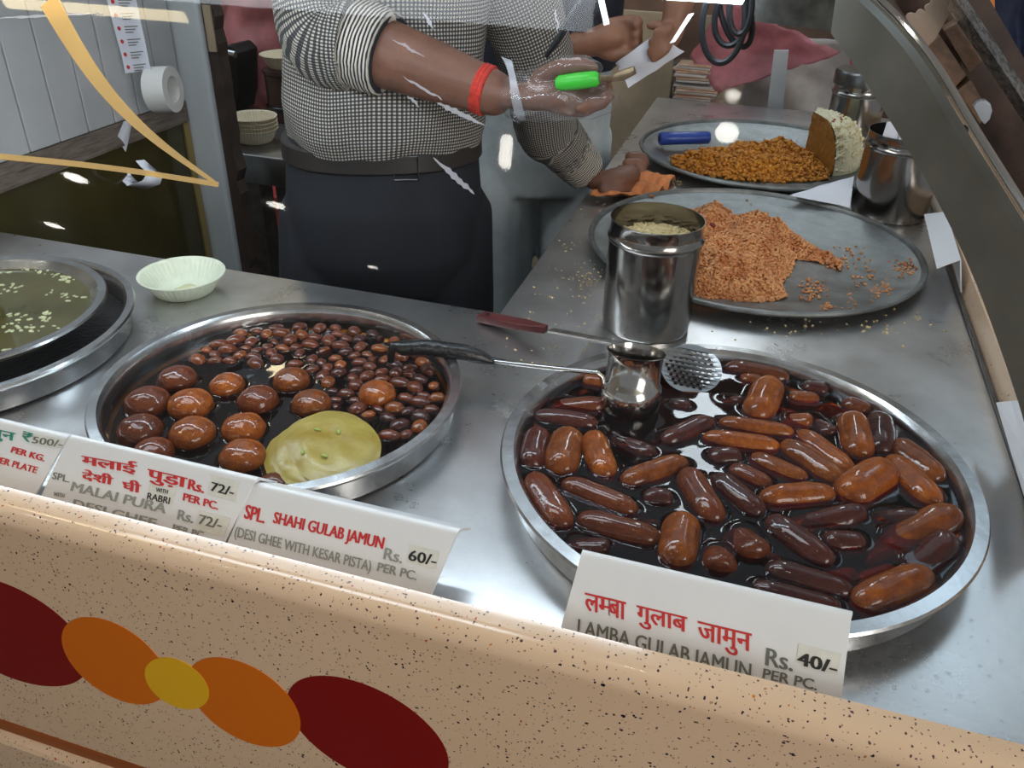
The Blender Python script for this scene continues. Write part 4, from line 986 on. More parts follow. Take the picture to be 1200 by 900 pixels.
# ------------------------------------------------------------ left background: cabinet, post, shelf
def background_left():
    t = thing('side_cabinet', (-1.52, 1.5, 0), 'grey slatted cabinet with weathered wood band and olive glass door at left', 'cabinet')
    x = -1.5
    MB().box(x - .30, x - .012, 1.225, 1.93, 0, 1.9).build('carcass', DARKWOOD, t, smooth=False)
    for k in range(8):
        y0 = 1.227 + k * .088
        MB().box(x - .011, x, y0, y0 + .0835, 1.006, 1.9).build('slat', SLAT, t, smooth=False, bevel=.002)
    MB().box(x - .0115, x + .004, 1.225, 1.93, .950, 1.004).build('wood_band', WOODBAND, t, smooth=False)
    MB().box(x - .0115, x - .002, 1.225, 1.905, .15, .948).build('glass_door', OLIVE, t, smooth=False)
    MB().box(x - .0115, x + .003, 1.906, 1.928, .15, .948).build('door_trim', BRASS, t, smooth=False)
    p = MB(); p.box(-1.565, -1.418, 1.935, 2.0, 0, 1.262)
    tag(p.build('partition_post', PANELW, bevel=.012, smooth=True), 'pale grey partition post at the end of the slatted cabinet', 'post')
    p = thing('dark_upright', (-1.40, 1.97, 0), 'dark wooden upright with chipped edge behind the pale post', 'post')
    mb = MB(); rg = []
    for k in range(40):
        z = 1.28 * k / 39; j = .012 * noise.noise(Vector((0, 0, k * .9))) ; rg.append([Vector((-1.417, 1.95, z)), Vector((-1.385 + j, 1.95, z)), Vector((-1.385 + j, 1.99, z)), Vector((-1.417, 1.99, z))])
    mb.rings(rg).build('board', DARKWOOD, p, smooth=False)
    MB().box(-1.41, -1.388, 1.945, 1.9495, 1.13, 1.24).build('beige_strip', CREAMWOOD, p, smooth=False)
    # hanging strip of labels, tape roll, curl of ribbon
    y = 1.70
    t = thing('label_strip', aty(150, 80, y), 'white strip of printed labels hanging beside the slatted cabinet', 'labels')
    A, B, Cc, D = [aty(*q, y) for q in ((124, -8), (158, -8), (177, 82), (147, 86))]
    sheet((A, B, Cc, D), 2, 10, .003, .0006, 1, 10).build('strip', PAPERW, t)
    nrm = (B - A).cross(D - A).normalized(); nrm = nrm if nrm.y < 0 else -nrm
    for k in range(6):
        v = .04 + k * .165; l0 = A.lerp(D, v); r0 = B.lerp(Cc, v); dn = (D - A).normalized()
        c0 = l0.lerp(r0, .22) + nrm * .0045 + dn * .010
        mb = MB(); mb.tube([c0, c0 + nrm * .0006], [.0045, .0045], 14); mb.build('red_dot', RED, t)
        mb = MB()
        for q in range(3):
            a = l0.lerp(r0, .42) + nrm * .0045 + dn * (.006 + q * .006); b = l0.lerp(r0, .9 - .1 * q) + nrm * .0045 + dn * (.006 + q * .006); solid([a, b, b + dn * .0022, a + dn * .0022], nrm * .0006, mb)
        mb.build('printed_lines', GREY, t, smooth=False)
    c = aty(191, 105, 1.72); t = thing('tape_roll', c, 'white roll of packing tape beside the hanging label strip', 'tape roll')
    ax = Vector((.95, .20, .06)).normalized(); s1 = ax.cross(Vector((0, 0, 1))).normalized(); s2 = s1.cross(ax); rg = []
    for (r_, h_) in ((.052, -.026), (.052, .026), (.030, .026), (.030, -.026), (.052, -.026)): rg.append([c + ax * h_ + r_ * (math.cos(2 * PI * k / 40) * s1 + math.sin(2 * PI * k / 40) * s2) for k in range(40)])
    MB().rings(rg, False).build('roll', WHITETRIM, t, angle=40)
    pts = [(150, 142), (143, 165), (136, 185), (143, 204), (160, 220), (177, 214), (182, 204), (172, 196), (164, 188)]
    mb = MB(); v = []
    for i, q in enumerate(pts):
        p = aty(*q, 1.66 + .01 * math.sin(i)); wd = .004 + .014 * math.sin(PI * i / (len(pts) - 1)) ; v += [p + Vector((-wd, -.01, wd * .3)), p + Vector((wd, .01, -wd * .3))]
    n = len(pts); v2 = [Vector(q) + Vector((0, .0008, .0004)) for q in v]
    f = []
    for i in range(n - 1): a = 2 * i; f += [(a, a + 1, a + 3, a + 2), (2 * n + a, 2 * n + a + 2, 2 * n + a + 3, 2 * n + a + 1), (a, a + 2, 2 * n + a + 2, 2 * n + a), (a + 1, 2 * n + a + 1, 2 * n + a + 3, a + 3)]
    tag(mb.add(v + v2, f).build('ribbon_curl', PAPERW, angle=180), 'curl of white paper tape hanging in front of the wood band', 'ribbon')
    # shelf with bowls
    y = 2.12
    a, b = aty(262, 172, y), aty(332, 176, y)
    zt = aty(290, 176, y).z
    t = thing('steel_stand', (a.lerp(b, .5).x, y + .1, 0), 'low stainless stand holding the stack of paper bowls at left', 'stand')
    MB().box(a.x - .01, b.x + .03, y - .04, y + .30, zt - .085, zt).build('top_box', mat('stand_steel', (.30, .29, .28), .3, 1., .2, 14), t, bevel=.004)
    for lx in (a.x + .01, b.x + .01):
        for ly in (y - .02, y + .27): MB().box(lx - .016, lx + .016, ly - .016, ly + .016, 0, zt - .086).build('leg', DARKSTEEL, t, smooth=False)
    cx = aty(299, 160, y + .09); r = .072
    for k in range(4):
        paper_bowl('paper_bowl', (cx.x, y + .09), zt + .0008 + k * .0115, r, .042, ['cream paper bowl at the bottom of the stack on the steel stand', 'cream paper bowl second from the bottom of the stack', 'cream paper bowl second from the top of the stack', 'cream paper bowl topmost of the stack on the steel stand'][k], PAPERC, 'stacked cream paper bowls')
    y = 2.56; c = aty(338, 100, y); zt = aty(335, 62, y).z - .045
    t = thing('brown_canister', (c.x, y, 0), 'tall brown tin canister carrying a paper bowl behind the checked shirt', 'canister')
    MB().lathe(c.x, y, [(0, 0), (.056, 0), (.062, .02), (.075, zt - .02), (.079, zt - .015), (.079, zt - .004), (.07, zt), (0, zt)], 48).build('tin', BROWNBIN, t, angle=30)
    MB().lathe(c.x, y, [(.0763, zt - .13), (.0795, zt - .128), (.0795, zt - .118), (.0765, zt - .116)], 48).build('band', DARKSTEEL, t)
    paper_bowl('paper_bowl', (c.x, y), zt + .0008, .082, .042, 'cream paper bowl on the tall brown canister', PAPERC)
    # pink carrier bag on the wall and a black machine
    y = 2.75
    P = [aty(243, -30, y), aty(335, -30, y), aty(325, 132, y), aty(272, 132, y)]
    tag(sheet(P, 24, 28, .05, .004, 4, 7, .004, lambda u, v: -.10 * math.sin(PI * u) * math.sin(PI * v)).build('carrier_bag', PINK, angle=180), 'large pink carrier bag hanging at left behind the bowl stack', 'bag')
    y = 2.5; a = aty(268, 95, y); t = thing('black_machine', (a.x, y, 0), 'black rounded machine with a steel lever beside the pink bag', 'machine')
    mb = MB(); q = [aty(*p, y) for p in ((254, 56), (270, 53), (279, 62), (280, 110), (276, 132), (262, 132), (256, 90))]; solid(q, Vector((0, .12, 0)), mb); mb.build('housing', RUBBER, t, bevel=.006)
    MB().tube([aty(252, 66, y - .02), aty(268, 62, y - .02), aty(276, 64, y - .02)], .011, 12).build('lever', TRAY, t)
    mb = MB(); mb.box(a.x - .03, a.x + .05, y + .02, y + .1, 0, aty(262, 132, y).z); mb.build('column', DARKSTEEL, t, smooth=False)
    for k, (px, py, s, lab) in enumerate(((322, 250, 1.0, 'red plastic box lower under the steel stand'),)):
        p = aty(px, py, 2.75); mb = MB(); mb.box(p.x - .06, p.x + .10, 2.72, 2.85, 0, p.z + .08); tag(mb.build('red_crate', REDP, bevel=.008), 'red plastic crate standing low between the stand and the navy trousers', 'crate')
background_left()

# ------------------------------------------------------------ right background
def background_right():
    t = thing('cream_cupboard', (-.55, 3.4, 0), 'cream wooden cupboard against the brown back wall', 'cupboard')
    MB().box(-.95, -.02, 3.32, 3.7, 0, 1.25).build('carcass', BROWNWALL, t, smooth=False)
    for x0, x1 in ((-.93, -.635), (-.62, -.385), (-.29, -.04)):
        d = MB().box(x0, x1, 3.30, 3.319, .05, 1.12).build('door', CREAMWOOD, t, smooth=False, bevel=.004); MB().lathe(x1 - .025, 3.2925, [(0, .70), (.008, .70), (.011, .708), (.008, .716), (0, .716)], 16).build('knob', DARKSTEEL, d)
    t = thing('back_table', (.05, 3.0, 0), 'dark table under the bags behind the counter', 'table')
    zt = .80; MB().box(-.34, .62, 3.0, 3.12, zt - .03, zt).build('table_top', DARKSTEEL, t, smooth=False)
    for x in (-.3, .58):
        for y in (3.03, 3.09): MB().box(x - .02, x + .02, y - .02, y + .02, 0, zt - .0305).build('leg', DARKSTEEL, t, smooth=False)
    # clear packs of square orange wafers piled up, each pack a wad of thin sheets in film
    y = 3.06; z = zt + .001
    for k, (px, n_, hx, lab) in enumerate(((824, 11, .082, 'large clear pack of orange wafers at the bottom of the pile by the pink bag'), (812, 7, .070, 'clear pack of orange wafers in the middle of the pile by the pink bag'), (806, 8, .060, 'small clear pack of orange wafers on top of the pile by the pink bag'))):
        c = aty(px, 128, y); t = thing('wafer_pack', (c.x, y, z), lab, 'packet', 'wafer packs'); mb = MB(); mc = MB(); zz = z + .003
        for q in range(n_):
            h = random.uniform(.0055, .008); dx, dy, an = random.gauss(0, .005), random.gauss(0, .004), random.gauss(0, .07)
            ca, sa = math.cos(an), math.sin(an); hw = hx * random.uniform(.86, 1.0)
            P = [Vector((c.x + dx + (u * ca - v * sa) * hw, y + dy + (u * sa * hx + v * ca * .042), zz)) for u, v in ((-1, -1), (1, -1), (1, 1), (-1, 1))]
            solid(P, Vector((random.gauss(0, .001), 0, h * .8)), mb if q % 3 else mc); zz += h
        mb.build('wafers', WAFER, t, smooth=False, bevel=.0012); mc.build('paper_leaves', WHITEBAG, t, smooth=False)
        rg = []
        for i in range(7):
            u = i / 6; e = hx * (1.06 + .06 * math.sin(PI * u)); rg.append([Vector((c.x + e * math.copysign(abs(math.cos(a)) ** .45, math.cos(a)) + .006 * noise.noise(Vector((a * 3, i, k))), y + .052 * math.copysign(abs(math.sin(a)) ** .45, math.sin(a)), z + .0005 + (zz + .004 - z) * u)) for a in [2 * PI * q / 28 for q in range(28)]])
        MB().rings(rg).build('clear_film', GLOVE, t, angle=60); z = zz + .006
    # rose bag over white bag
    y = 3.05
    P = [aty(800, 118, y), aty(880, 140, y), aty(975, 52, y), aty(835, 38, y)]
    P = [aty(808, 66, y), aty(842, 108, y), aty(985, 62, y), aty(850, 0, y)]
    mb = MB(); sheet(P, 30, 20, .035, .004, 9, 9, .006, lambda u, v: .05 * math.sin(PI * u) * math.sin(PI * v) * -1, mb)
    tag(mb.build('rose_bag', PINKD, angle=180), 'dusky rose cloth bag hanging above the orange halwa tray', 'bag')
    y = 3.16; P = [aty(862, 150, y), aty(1010, 150, y), aty(1016, 50, y), aty(880, 40, y)]
    t = thing('white_bag', aty(940, 150, y), 'crumpled white bag with red print behind the lidded can', 'bag')
    bg = sheet(P, 24, 18, .03, .004, 2, 8, .004).build('bag_body', WHITEBAG, t, angle=180)
    o = aty(1000, 75, 3.08); lettering('G', (996, 66), (1004, 69), (996, 76), o, Vector((0, -1, 0)), RED, t, .02)
    y = 2.98; tag(MB().add(*[[aty(*p, y) + d for d in (Vector((0, 0, 0)), Vector((0, .03, 0))) for p in ((897, 145), (916, 145), (924, 60), (907, 60))], [(0, 1, 2, 3), (7, 6, 5, 4), (0, 4, 5, 1), (1, 5, 6, 2), (2, 6, 7, 3), (3, 7, 4, 0)]]).build('grey_upright', SLAT, smooth=False), 'narrow grey upright between the rose bag and the white bag', 'post')
    # cable coil under the light rail
    t = thing('cable_coil', aty(850, 10, 1.0), 'coiled black cable hanging from the light rail', 'cable')
    y = 1.0; mb = MB()
    def loop(cx, cy, rx, ry, a0, a1, yy, r_=.0032, tilt=0):
        pts = []
        for k in range(28):
            a = R(a0 + (a1 - a0) * k / 27); x, z = rx * math.cos(a), ry * math.sin(a); pts.append(aty(cx + x * math.cos(tilt) - z * math.sin(tilt), cy + x * math.sin(tilt) + z * math.cos(tilt), yy + .006 * math.sin(a)))
        mb.tube(pts, r_, 8)
    loop(848, 26, 25, 48, -60, 215, 1.0, .0036, .12); loop(858, 20, 20, 34, -50, 220, 1.01, .0034, .2); loop(862, 14, 17, 42, -40, 215, 1.015, .0034, -.25); loop(868, 8, 13, 32, -50, 220, .995, .0034, .1)
    mb.build('cord', RUBBER, t)
    MB().tube([aty(696, -20, 1.02), aty(672, 14, 1.02), aty(655, 45, 1.03), aty(640, 66, 1.04)], [.003, .004, .0045, .003], 8).build('cord_end', RUBBER, t)
    for k, (a, b) in enumerate((((703, -6), (711, 29)), ((810, 16), (788, 50)))):
        A, B = aty(*a, .99), aty(*b, .99); s = Vector((.003, 0, .001)); tag(solid([A - s, A + s, B + s, B - s], Vector((0, .001, 0))).build('plastic_tie', WHITETRIM, smooth=False), ['short white plastic tie hanging straight from the light rail', 'slanting white plastic tie beside the cable coil'][k], 'tie')
    # things beyond the right pane
    t = thing('neighbour_stall', (1.3, 2.9, 0), 'dark neighbouring stall frame with a steel edge at upper right', 'stall')
    solid([aty(*p, 3.25) for p in ((1030, -60), (1125, -60), (1300, 240), (1300, 420), (1150, 290))], Vector((0, .05, 0))).build('back_board', mat('stall_brown', (.075, .042, .03), .35, 0, .4, 8), t, smooth=False)
    mb = MB(); mb.tube([aty(*p, 3.0) for p in ((1098, -30), (1124, 8), (1152, 50), (1180, 92), (1212, 140), (1245, 205), (1272, 270))], .075, 4, flat=.35); mb.build('steel_edge', mat('stall_edge', (.5, .49, .47), .25, .9, .5, 40), t, smooth=False)
    solid([aty(*p, 2.955) for p in ((1141, 126), (1144, 121), (1150, 118), (1156, 118), (1161, 122), (1163, 130), (1160, 140), (1154, 146), (1149, 141))], Vector((0, .03, 0))).build('plastic_tab', mat('pale_plastic', (.42, .45, .5), .3), t, bevel=.002)
    boxes = [((1084, 54), (1102, 42), (1133, 88), (1118, 104)), ((1106, 36), (1123, 26), (1152, 72), (1136, 86)), ((1122, 106), (1138, 94), (1160, 132), (1148, 146))]
    for k, q in enumerate(boxes):
        tag(solid([aty(*p, 3.12) for p in q], Vector((0, .09, 0))).build('sweet_box', BOXB, bevel=.003), ['brown sweet box leftmost in the stall at upper right', 'brown sweet box right of the first in the stall', 'brown sweet box lowest in the stall at upper right'][k], 'box', 'boxes in the neighbouring stall')
    sc_ = []
    top = []
    for (x0, y0), (x1, y1) in zip(((1061, 24), (1073, 16), (1085, 14), (1090, 4), (1100, -2)), ((1073, 16), (1085, 14), (1090, 4), (1100, -2), (1112, -8))):
        for k in range(7): u = k / 6; top.append((x0 + (x1 - x0) * u + (y1 - y0) * .35 * math.sin(PI * u), y0 + (y1 - y0) * u - (x1 - x0) * .35 * math.sin(PI * u)))
    top += [(1118, 8), (1104, 32), (1096, 46), (1086, 56), (1075, 44)]
    tag(solid([aty(*p, 3.08) for p in top], Vector((0, .012, 0))).build('paper_doily', mat('beige_paper', (.50, .37, .28), .7), bevel=.002), 'scalloped beige paper doily above the brown boxes at upper right', 'doily')
background_right()

# ------------------------------------------------------------ people
def remesh(mb, name, material, loc, voxel=.006, smooth=6):
    me = bpy.data.meshes.new('b'); me.from_pydata([(Vector(v) - Vector(loc))[:] for v in mb.v], [], mb.f)
    b = bmesh.new(); b.from_mesh(me); bmesh.ops.recalc_face_normals(b, faces=b.faces); b.to_mesh(me); b.free()
    ob = bpy.data.objects.new('b', me); C.objects.link(ob)
    r = ob.modifiers.new('r', 'REMESH'); r.mode = 'VOXEL'; r.voxel_size = voxel
    s = ob.modifiers.new('s', 'SMOOTH'); s.factor = .5; s.iterations = smooth
    me2 = bpy.data.meshes.new_from_object(ob.evaluated_get(bpy.context.evaluated_depsgraph_get())); bpy.data.objects.remove(ob); bpy.data.meshes.remove(me)
    me2.materials.clear(); me2.materials.append(material); me2.polygons.foreach_set('use_smooth', [True] * len(me2.polygons))
    o = bpy.data.objects.new(name, me2); me2.name = name; C.objects.link(o); o.location = loc; OFF[o.name] = Vector(loc); return o
def limb(mb, pts, rad, n=8, seg=16, flat=1.0):
    """smooth tapered limb through joints"""
    P = [Vector(p) for p in pts]; out = []; rr = []
    for i in range(len(P) - 1):
        p0, p1, p2, p3 = P[max(i - 1, 0)], P[i], P[i + 1], P[min(i + 2, len(P) - 1)]
        for k in range(n):
            t = k / n; q = .5 * (2 * p1 + (p2 - p0) * t + (2 * p0 - 5 * p1 + 4 * p2 - p3) * t * t + (3 * p1 - p0 - 3 * p2 + p3) * t ** 3); out.append(q); rr.append(rad[i] + (rad[i + 1] - rad[i]) * t)
    out.append(P[-1]); rr.append(rad[-1])
    d = (out[0] - out[1]).normalized(); e = (out[-1] - out[-2]).normalized()
    out = [out[0] + d * rr[0] * .6, out[0] + d * rr[0] * .35] + out + [out[-1] + e * rr[-1] * .35, out[-1] + e * rr[-1] * .6]; rr = [rr[0] * .35, rr[0] * .8] + rr + [rr[-1] * .8, rr[-1] * .35]
    mb.tube(out, rr, seg, flat=flat); return mb
def trunk(mb, c, wdir, stations, seg=40, uv=False):
    """stations: (z, half width, half depth, dx, dy)"""
    wd = Vector((wdir[0], wdir[1], 0)).normalized(); dd = Vector((-wd.y, wd.x, 0)); rg = []; zs = []
    for (z, hw, hd, dx, dy) in stations:
        o = Vector((c[0] + dx, c[1] + dy, z)); zs.append(z)
        rg.append([o + wd * hw * math.copysign(abs(math.cos(a)) ** .85, math.cos(a)) + dd * hd * math.copysign(abs(math.sin(a)) ** .85, math.sin(a)) for a in [2 * PI * k / seg for k in range(seg)]])
    mx = max(s[1] for s in stations) + max(s[2] for s in stations)
    return mb.rings(rg, True, (PI * mx / seg, zs) if uv else None)
def head(mb, c, face):
    f = Vector((face[0], face[1], 0)).normalized(); s = Vector((-f.y, f.x, 0)); u = Vector((0, 0, 1)); rot = Matrix((f, s, u)).transposed()
    blob(mb, c, (.098, .076, .118), ICO3, rot); blob(mb, c + f * .03 - u * .055, (.062, .055, .062), ICO3, rot)
    mb.tube([c + f * .088 + u * .01, c + f * .112 - u * .022, c + f * .10 - u * .032], [.008, .014, .010], 10)
    for e in (1, -1):
        blob(mb, c + s * e * .078 - f * .005, (.02, .009, .032), ICO2, rot); blob(mb, c + f * .082 + s * e * .032 + u * .022, (.012, .016, .009), ICO2, rot)
    blob(mb, c + f * .092 - u * .058, (.012, .026, .008), ICO2, rot)
def dress_hair(c, face, parent):
    mb = MB(); f = Vector((face[0], face[1], 0)).normalized(); s = Vector((-f.y, f.x, 0)); rot = Matrix((f, s, Vector((0, 0, 1)))).transposed(); v = []
    blob(mb, c + Vector((0, 0, .028)) - f * .014, (.104, .085, .108), ICO3, rot, .03, 3); mb.build('hair', HAIR, parent)

def man_front():
    c = (-.72, 1.50); wd = (.90, .44); face = (.44, -.90)
    Pm = lambda x, y, d: aty(x, y, d)
    loc = (c[0], c[1], 0); mb = MB()
    trunk(mb, c, wd, [(.86, .15, .10, 0, 0), (1.0, .17, .12, 0, 0), (1.15, .17, .12, 0, 0), (1.35, .175, .105, .01, 0), (1.48, .16, .085, .02, 0), (1.54, .06, .06, .02, 0), (1.60, .052, .055, .02, -.01)])
    sh_r = aty(418, -75, 1.40); sh_l = Vector((c[0] + .185, c[1] + .09, 1.44))
    head(mb, Vector((c[0] + .03, c[1] - .02, 1.69)), face)
    # right arm: elbow at our left, forearm across the belly
    el_r = Pm(394, 42, 1.34); wr_r = Pm(586, 112, 1.32)
    limb(mb, [sh_r, sh_r.lerp(el_r, .5) + Vector((-.02, 0, 0)), el_r], [.052, .048, .044]); limb(mb, [el_r, el_r.lerp(wr_r, .3), el_r.lerp(wr_r, .65), wr_r], [.050, .056, .047, .034])
    # right hand (inside the glove) closing on the green handle
    Y = 1.315; hp = lambda x, y, d=0: Pm(x, y, Y + d)
    limb(mb, [wr_r, hp(606, 112), hp(630, 112), hp(655, 112)], [.029, .033, .038, .034], seg=14, flat=.62)
    limb(mb, [hp(632, 92), hp(655, 80, -.012), hp(682, 76, -.018), hp(697, 81, -.014)], [.016, .0135, .012, .0095])        # thumb
    for k, (a, b, cc, d, r_) in enumerate((((655, 98, .02), (684, 92, .022), (708, 96, .012), (712, 106, -.006), .0105), ((656, 108, .01), (688, 108, .006), (712, 112, -.006), (704, 118, -.024), .0115), ((654, 117, 0), (684, 120, -.006), (704, 122, -.018), (690, 120, -.032), .0112), ((648, 125, -.006), (672, 130, -.012), (688, 130, -.024), (676, 125, -.034), .0098))):
        limb(mb, [hp(*a), hp(*b), hp(*cc), hp(*d)], [r_ * 1.12, r_ * 1.05, r_, r_ * .8], 5, 10)
    # left arm reaching back to the counter, fist down
    el_l = Pm(640, 148, 1.80); wr_l = Pm(690, 205, 1.925)
    limb(mb, [sh_l, sh_l.lerp(el_l, .5) + Vector((.02, -.02, 0)), el_l], [.05, .046, .042]); limb(mb, [el_l, el_l.lerp(wr_l, .4), wr_l], [.044, .044, .030])
    zf = ZC + .0
    fp = lambda x, y, z: at(x, y, z)
    limb(mb, [wr_l, fp(704, 212, .932), fp(722, 210, .936), fp(738, 203, .937)], [.030, .034, .037, .030], seg=14, flat=.72)
    for k, (x, y) in enumerate(((730, 219), (741, 212), (749, 204), (752, 196))):
        a = fp(x - 16, y - 12, .940); b = fp(x, y - 12, .938); d = fp(x + 3, y - 2, .920); e = fp(x - 10, y + 2, .9115)
        limb(mb, [a, b, d, e], [.0135, .0135, .012, .0105], 5, 10)
    limb(mb, [fp(705, 222, .926), fp(718, 225, .920), fp(735, 222, .915), fp(744, 216, .914)], [.014, .013, .0115, .009], 5, 10)
    lr = Vector((c[0] - .10, c[1] - .05, .9)); ll = Vector((c[0] + .10, c[1] + .05, .9))
    for h in (lr, ll): limb(mb, [h, Vector((h.x, h.y - .01, .5)), Vector((h.x, h.y + .01, .1))], [.078, .055, .042]); limb(mb, [Vector((h.x, h.y + .02, .05)), Vector((h.x + .05, h.y - .12, .04))], [.04, .034])
    body = remesh(mb, 'person', SKIN, loc, .0055, 3)
    tag(body, 'person in a checked shirt and navy trousers, one hand gloved, a fist on the counter', 'person')
    dress_hair(Vector((c[0] + .03, c[1] - .02, 1.69)), face, body)
    mb = MB()
    st = [(1.085, .172, .145, .004, 0), (1.10, .182, .155, .006, -.004), (1.13, .187, .166, .010, -.008), (1.18, .187, .172, .014, -.010), (1.26, .187, .162, .018, -.006), (1.36, .19, .145, .018, 0), (1.44, .20, .12, .01, 0), (1.50, .15, .095, .015, 0), (1.545, .075, .075, .02, 0)]
    s2 = []
    for (a, b) in zip(st, st[1:]):
        for k in range(4): s2.append(tuple(x + (y - x) * k / 4 for x, y in zip(a, b)))
    trunk(mb, c, wd, s2 + [st[-1]], 64, True)
    def wob(v):
        v = Vector(v); k = .012 * noise.noise(v * 9) + .006 * noise.noise(Vector((v.x * 20, v.y * 20, v.z * 8))); d = Vector((v.x - c[0], v.y - c[1], 0)).normalized(); return tuple(v + d * k + Vector((0, 0, .02 * noise.noise(Vector((v.x * 7, v.y * 7, 3)))) ) * (1 if v.z < 1.3 else .3))
    mb.v = [wob(v) for v in mb.v]; sh = mb.build('shirt', CHECK, body, angle=180)
    # sleeves, rolled to the elbow
    def sleeve(pts, rad, m_, nm, parent):
        mb = MB(); P = [Vector(p) for p in pts]; o, r_ = [], []
        for i in range(len(P) - 1):
            p0, p1, p2, p3 = P[max(i - 1, 0)], P[i], P[i + 1], P[min(i + 2, len(P) - 1)]
            for k in range(10):
                t = k / 10; o.append(.5 * (2 * p1 + (p2 - p0) * t + (2 * p0 - 5 * p1 + 4 * p2 - p3) * t * t + (3 * p1 - p0 - 3 * p2 + p3) * t ** 3)); r_.append(rad[i] + (rad[i + 1] - rad[i]) * t)
        o.append(P[-1]); r_.append(rad[-1]); e = (o[-1] - o[-2]).normalized(); o += [P[-1] + e * .003, P[-1] - e * .012]; r_ += [rad[-1] * .95, rad[-1] * .84]
        mb.tube(o, r_, 40, True, True, wob=.05); return mb.build(nm, m_, parent, angle=70)
    e1 = el_r.lerp(wr_r, .13); e2 = el_r.lerp(wr_r, .32)
    sleeve([sh_r + Vector((.03, .03, .01)), sh_r, sh_r.lerp(el_r, .5) + Vector((-.03, 0, 0)), el_r + Vector((-.012, 0, .004)), e1], [.085, .088, .090, .082, .076], CHECK, 'sleeve', body)
    sleeve([el_r.lerp(wr_r, .02), e1, e2], [.073, .073, .067], CUFF, 'rolled_cuff', body)
    f1 = el_l.lerp(wr_l, .18); f2 = el_l.lerp(wr_l, .52); f3 = el_l.lerp(wr_l, .88)
    sleeve([sh_l + Vector((-.03, -.02, .01)), sh_l, sh_l.lerp(el_l, .5) + Vector((.03, -.02, 0)), el_l + Vector((.0, 0, 0)), f1, f2], [.08, .082, .076, .068, .062, .056], CHECK, 'sleeve', body)
    sleeve([el_l.lerp(wr_l, .40), f2, f3], [.058, .056, .049], CUFF, 'rolled_cuff', body)
    # trousers and belt
    mb = MB(); trunk(mb, c, wd, [(.80, .172, .135, 0, 0), (.88, .192, .155, 0, -.004), (.98, .195, .158, 0, -.006), (1.06, .188, .150, 0, -.002), (1.112, .183, .145, 0, 0)])
    for h, e in ((lr, -1), (ll, 1)): limb(mb, [Vector((h.x, h.y, .95)), Vector((h.x + .01 * e, h.y - .02, .7)), Vector((h.x, h.y - .01, .45)), Vector((h.x, h.y + .01, .08))], [.105, .108, .085, .075])
    tr = remesh(mb, 'trousers', NAVY, loc, .008, 4); tr.parent = body; tr.location = (0, 0, 0); OFF[tr.name] = Vector(loc)
    mb = MB(); trunk(mb, c, wd, [(1.066, .190, .152, 0, -.002), (1.070, .194, .156, 0, -.002), (1.102, .193, .155, 0, -.002), (1.106, .188, .151, 0, -.002)], 48); bl = mb.build('belt', BELT, body, angle=40)
    q = Pm(535, 163, 1.375); 
    mb = MB(); mb.tube([Vector((c[0] + .10, c[1] - .112, 1.058)) + Vector((dx, dx * .45 - .01, dz)) for dx, dz in ((-.02, 0), (.02, 0), (.02, .042), (-.02, .042), (-.02, 0))], .0025, 8); mb.build('buckle', DARKSTEEL, bl)
    for h in (lr, ll):
        mb = MB(); limb(mb, [Vector((h.x, h.y + .05, .045)), Vector((h.x + .03, h.y - .07, .045)), Vector((h.x + .06, h.y - .19, .038))], [.044, .046, .036], flat=.85); mb.build('shoe', SHOE, body)
    # red thread bracelet
    ax = (wr_r - el_r).normalized(); cc = el_r.lerp(wr_r, .905); s1 = ax.cross(Vector((0, 0, 1))).normalized(); s2v = s1.cross(ax)
    mb = MB()
    for q in (-.006, 0, .006): mb.tube([cc + ax * q + (.0365) * (math.cos(2 * PI * k / 32) * s1 + math.sin(2 * PI * k / 32) * s2v) for k in range(33)], .0042, 8)
    mb.build('thread_bracelet', THREAD, body)
    # thin plastic glove, loose at the wrist
    mb = MB()
    limb(mb, [hp(608, 113), hp(618, 113), hp(636, 114), hp(662, 112), hp(690, 116)], [.050, .046, .047, .045, .030], 8, 26, .8)
    limb(mb, [hp(628, 94, -.006), hp(655, 80, -.014), hp(684, 76, -.02), hp(700, 82, -.016)], [.022, .018, .0155, .012], 6, 18)
    limb(mb, [hp(660, 118, -.01), hp(690, 121, -.012), hp(716, 116, -.014)], [.027, .023, .020], 6, 18)
    for i, v in enumerate(mb.v):
        v = Vector(v); k = noise.noise(v * 45) * .006 + noise.noise(v * 110) * .003; mb.v[i] = tuple(v + Vector((k, -abs(k), k)))
    gl = remesh(mb, 'plastic_glove', GLOVE, loc, .005, 1); gl.parent = body; gl.location = (0, 0, 0); OFF[gl.name] = Vector(loc); gl['label'] = 'crinkled clear plastic glove'
    mb = MB(); h0 = [hp(598 - 9 * math.sin(a) + 2 * math.sin(3 * a), 104 - 38 * math.sin(a), .048 * math.cos(a)) for a in [2 * PI * k / 36 for k in range(37)]]; h1 = [hp(608 - 8 * math.sin(a), 106 - 35 * math.sin(a), .044 * math.cos(a)) for a in [2 * PI * k / 36 for k in range(37)]]
    v = h0 + h1; ctr = hp(604, 105); lo = [p + (ctr - p).normalized() * .0006 for p in v]; f = []
    for k in range(36): f += [(k, k + 1, 38 + k, 37 + k), (74 + k, 111 + k, 112 + k, 75 + k), (k, 74 + k, 75 + k, k + 1), (37 + k, 38 + k, 112 + k, 111 + k)]
    mb.add(v + lo, f).build('glove_hem', WHITE_FILM, gl, angle=60)
    # serving scoop with the green handle
    t = thing('serving_scoop', hp(680, 100), 'bright green handled scoop gripped in the gloved hand', 'scoop')
    a, b = hp(652, 98, -.036), hp(702, 92, -.034)
    MB().tube([a, a.lerp(b, .08), a.lerp(b, .5), a.lerp(b, .92), b], [.008, .0115, .0125, .0115, .008], 16).build('handle', BRUSHG, t)
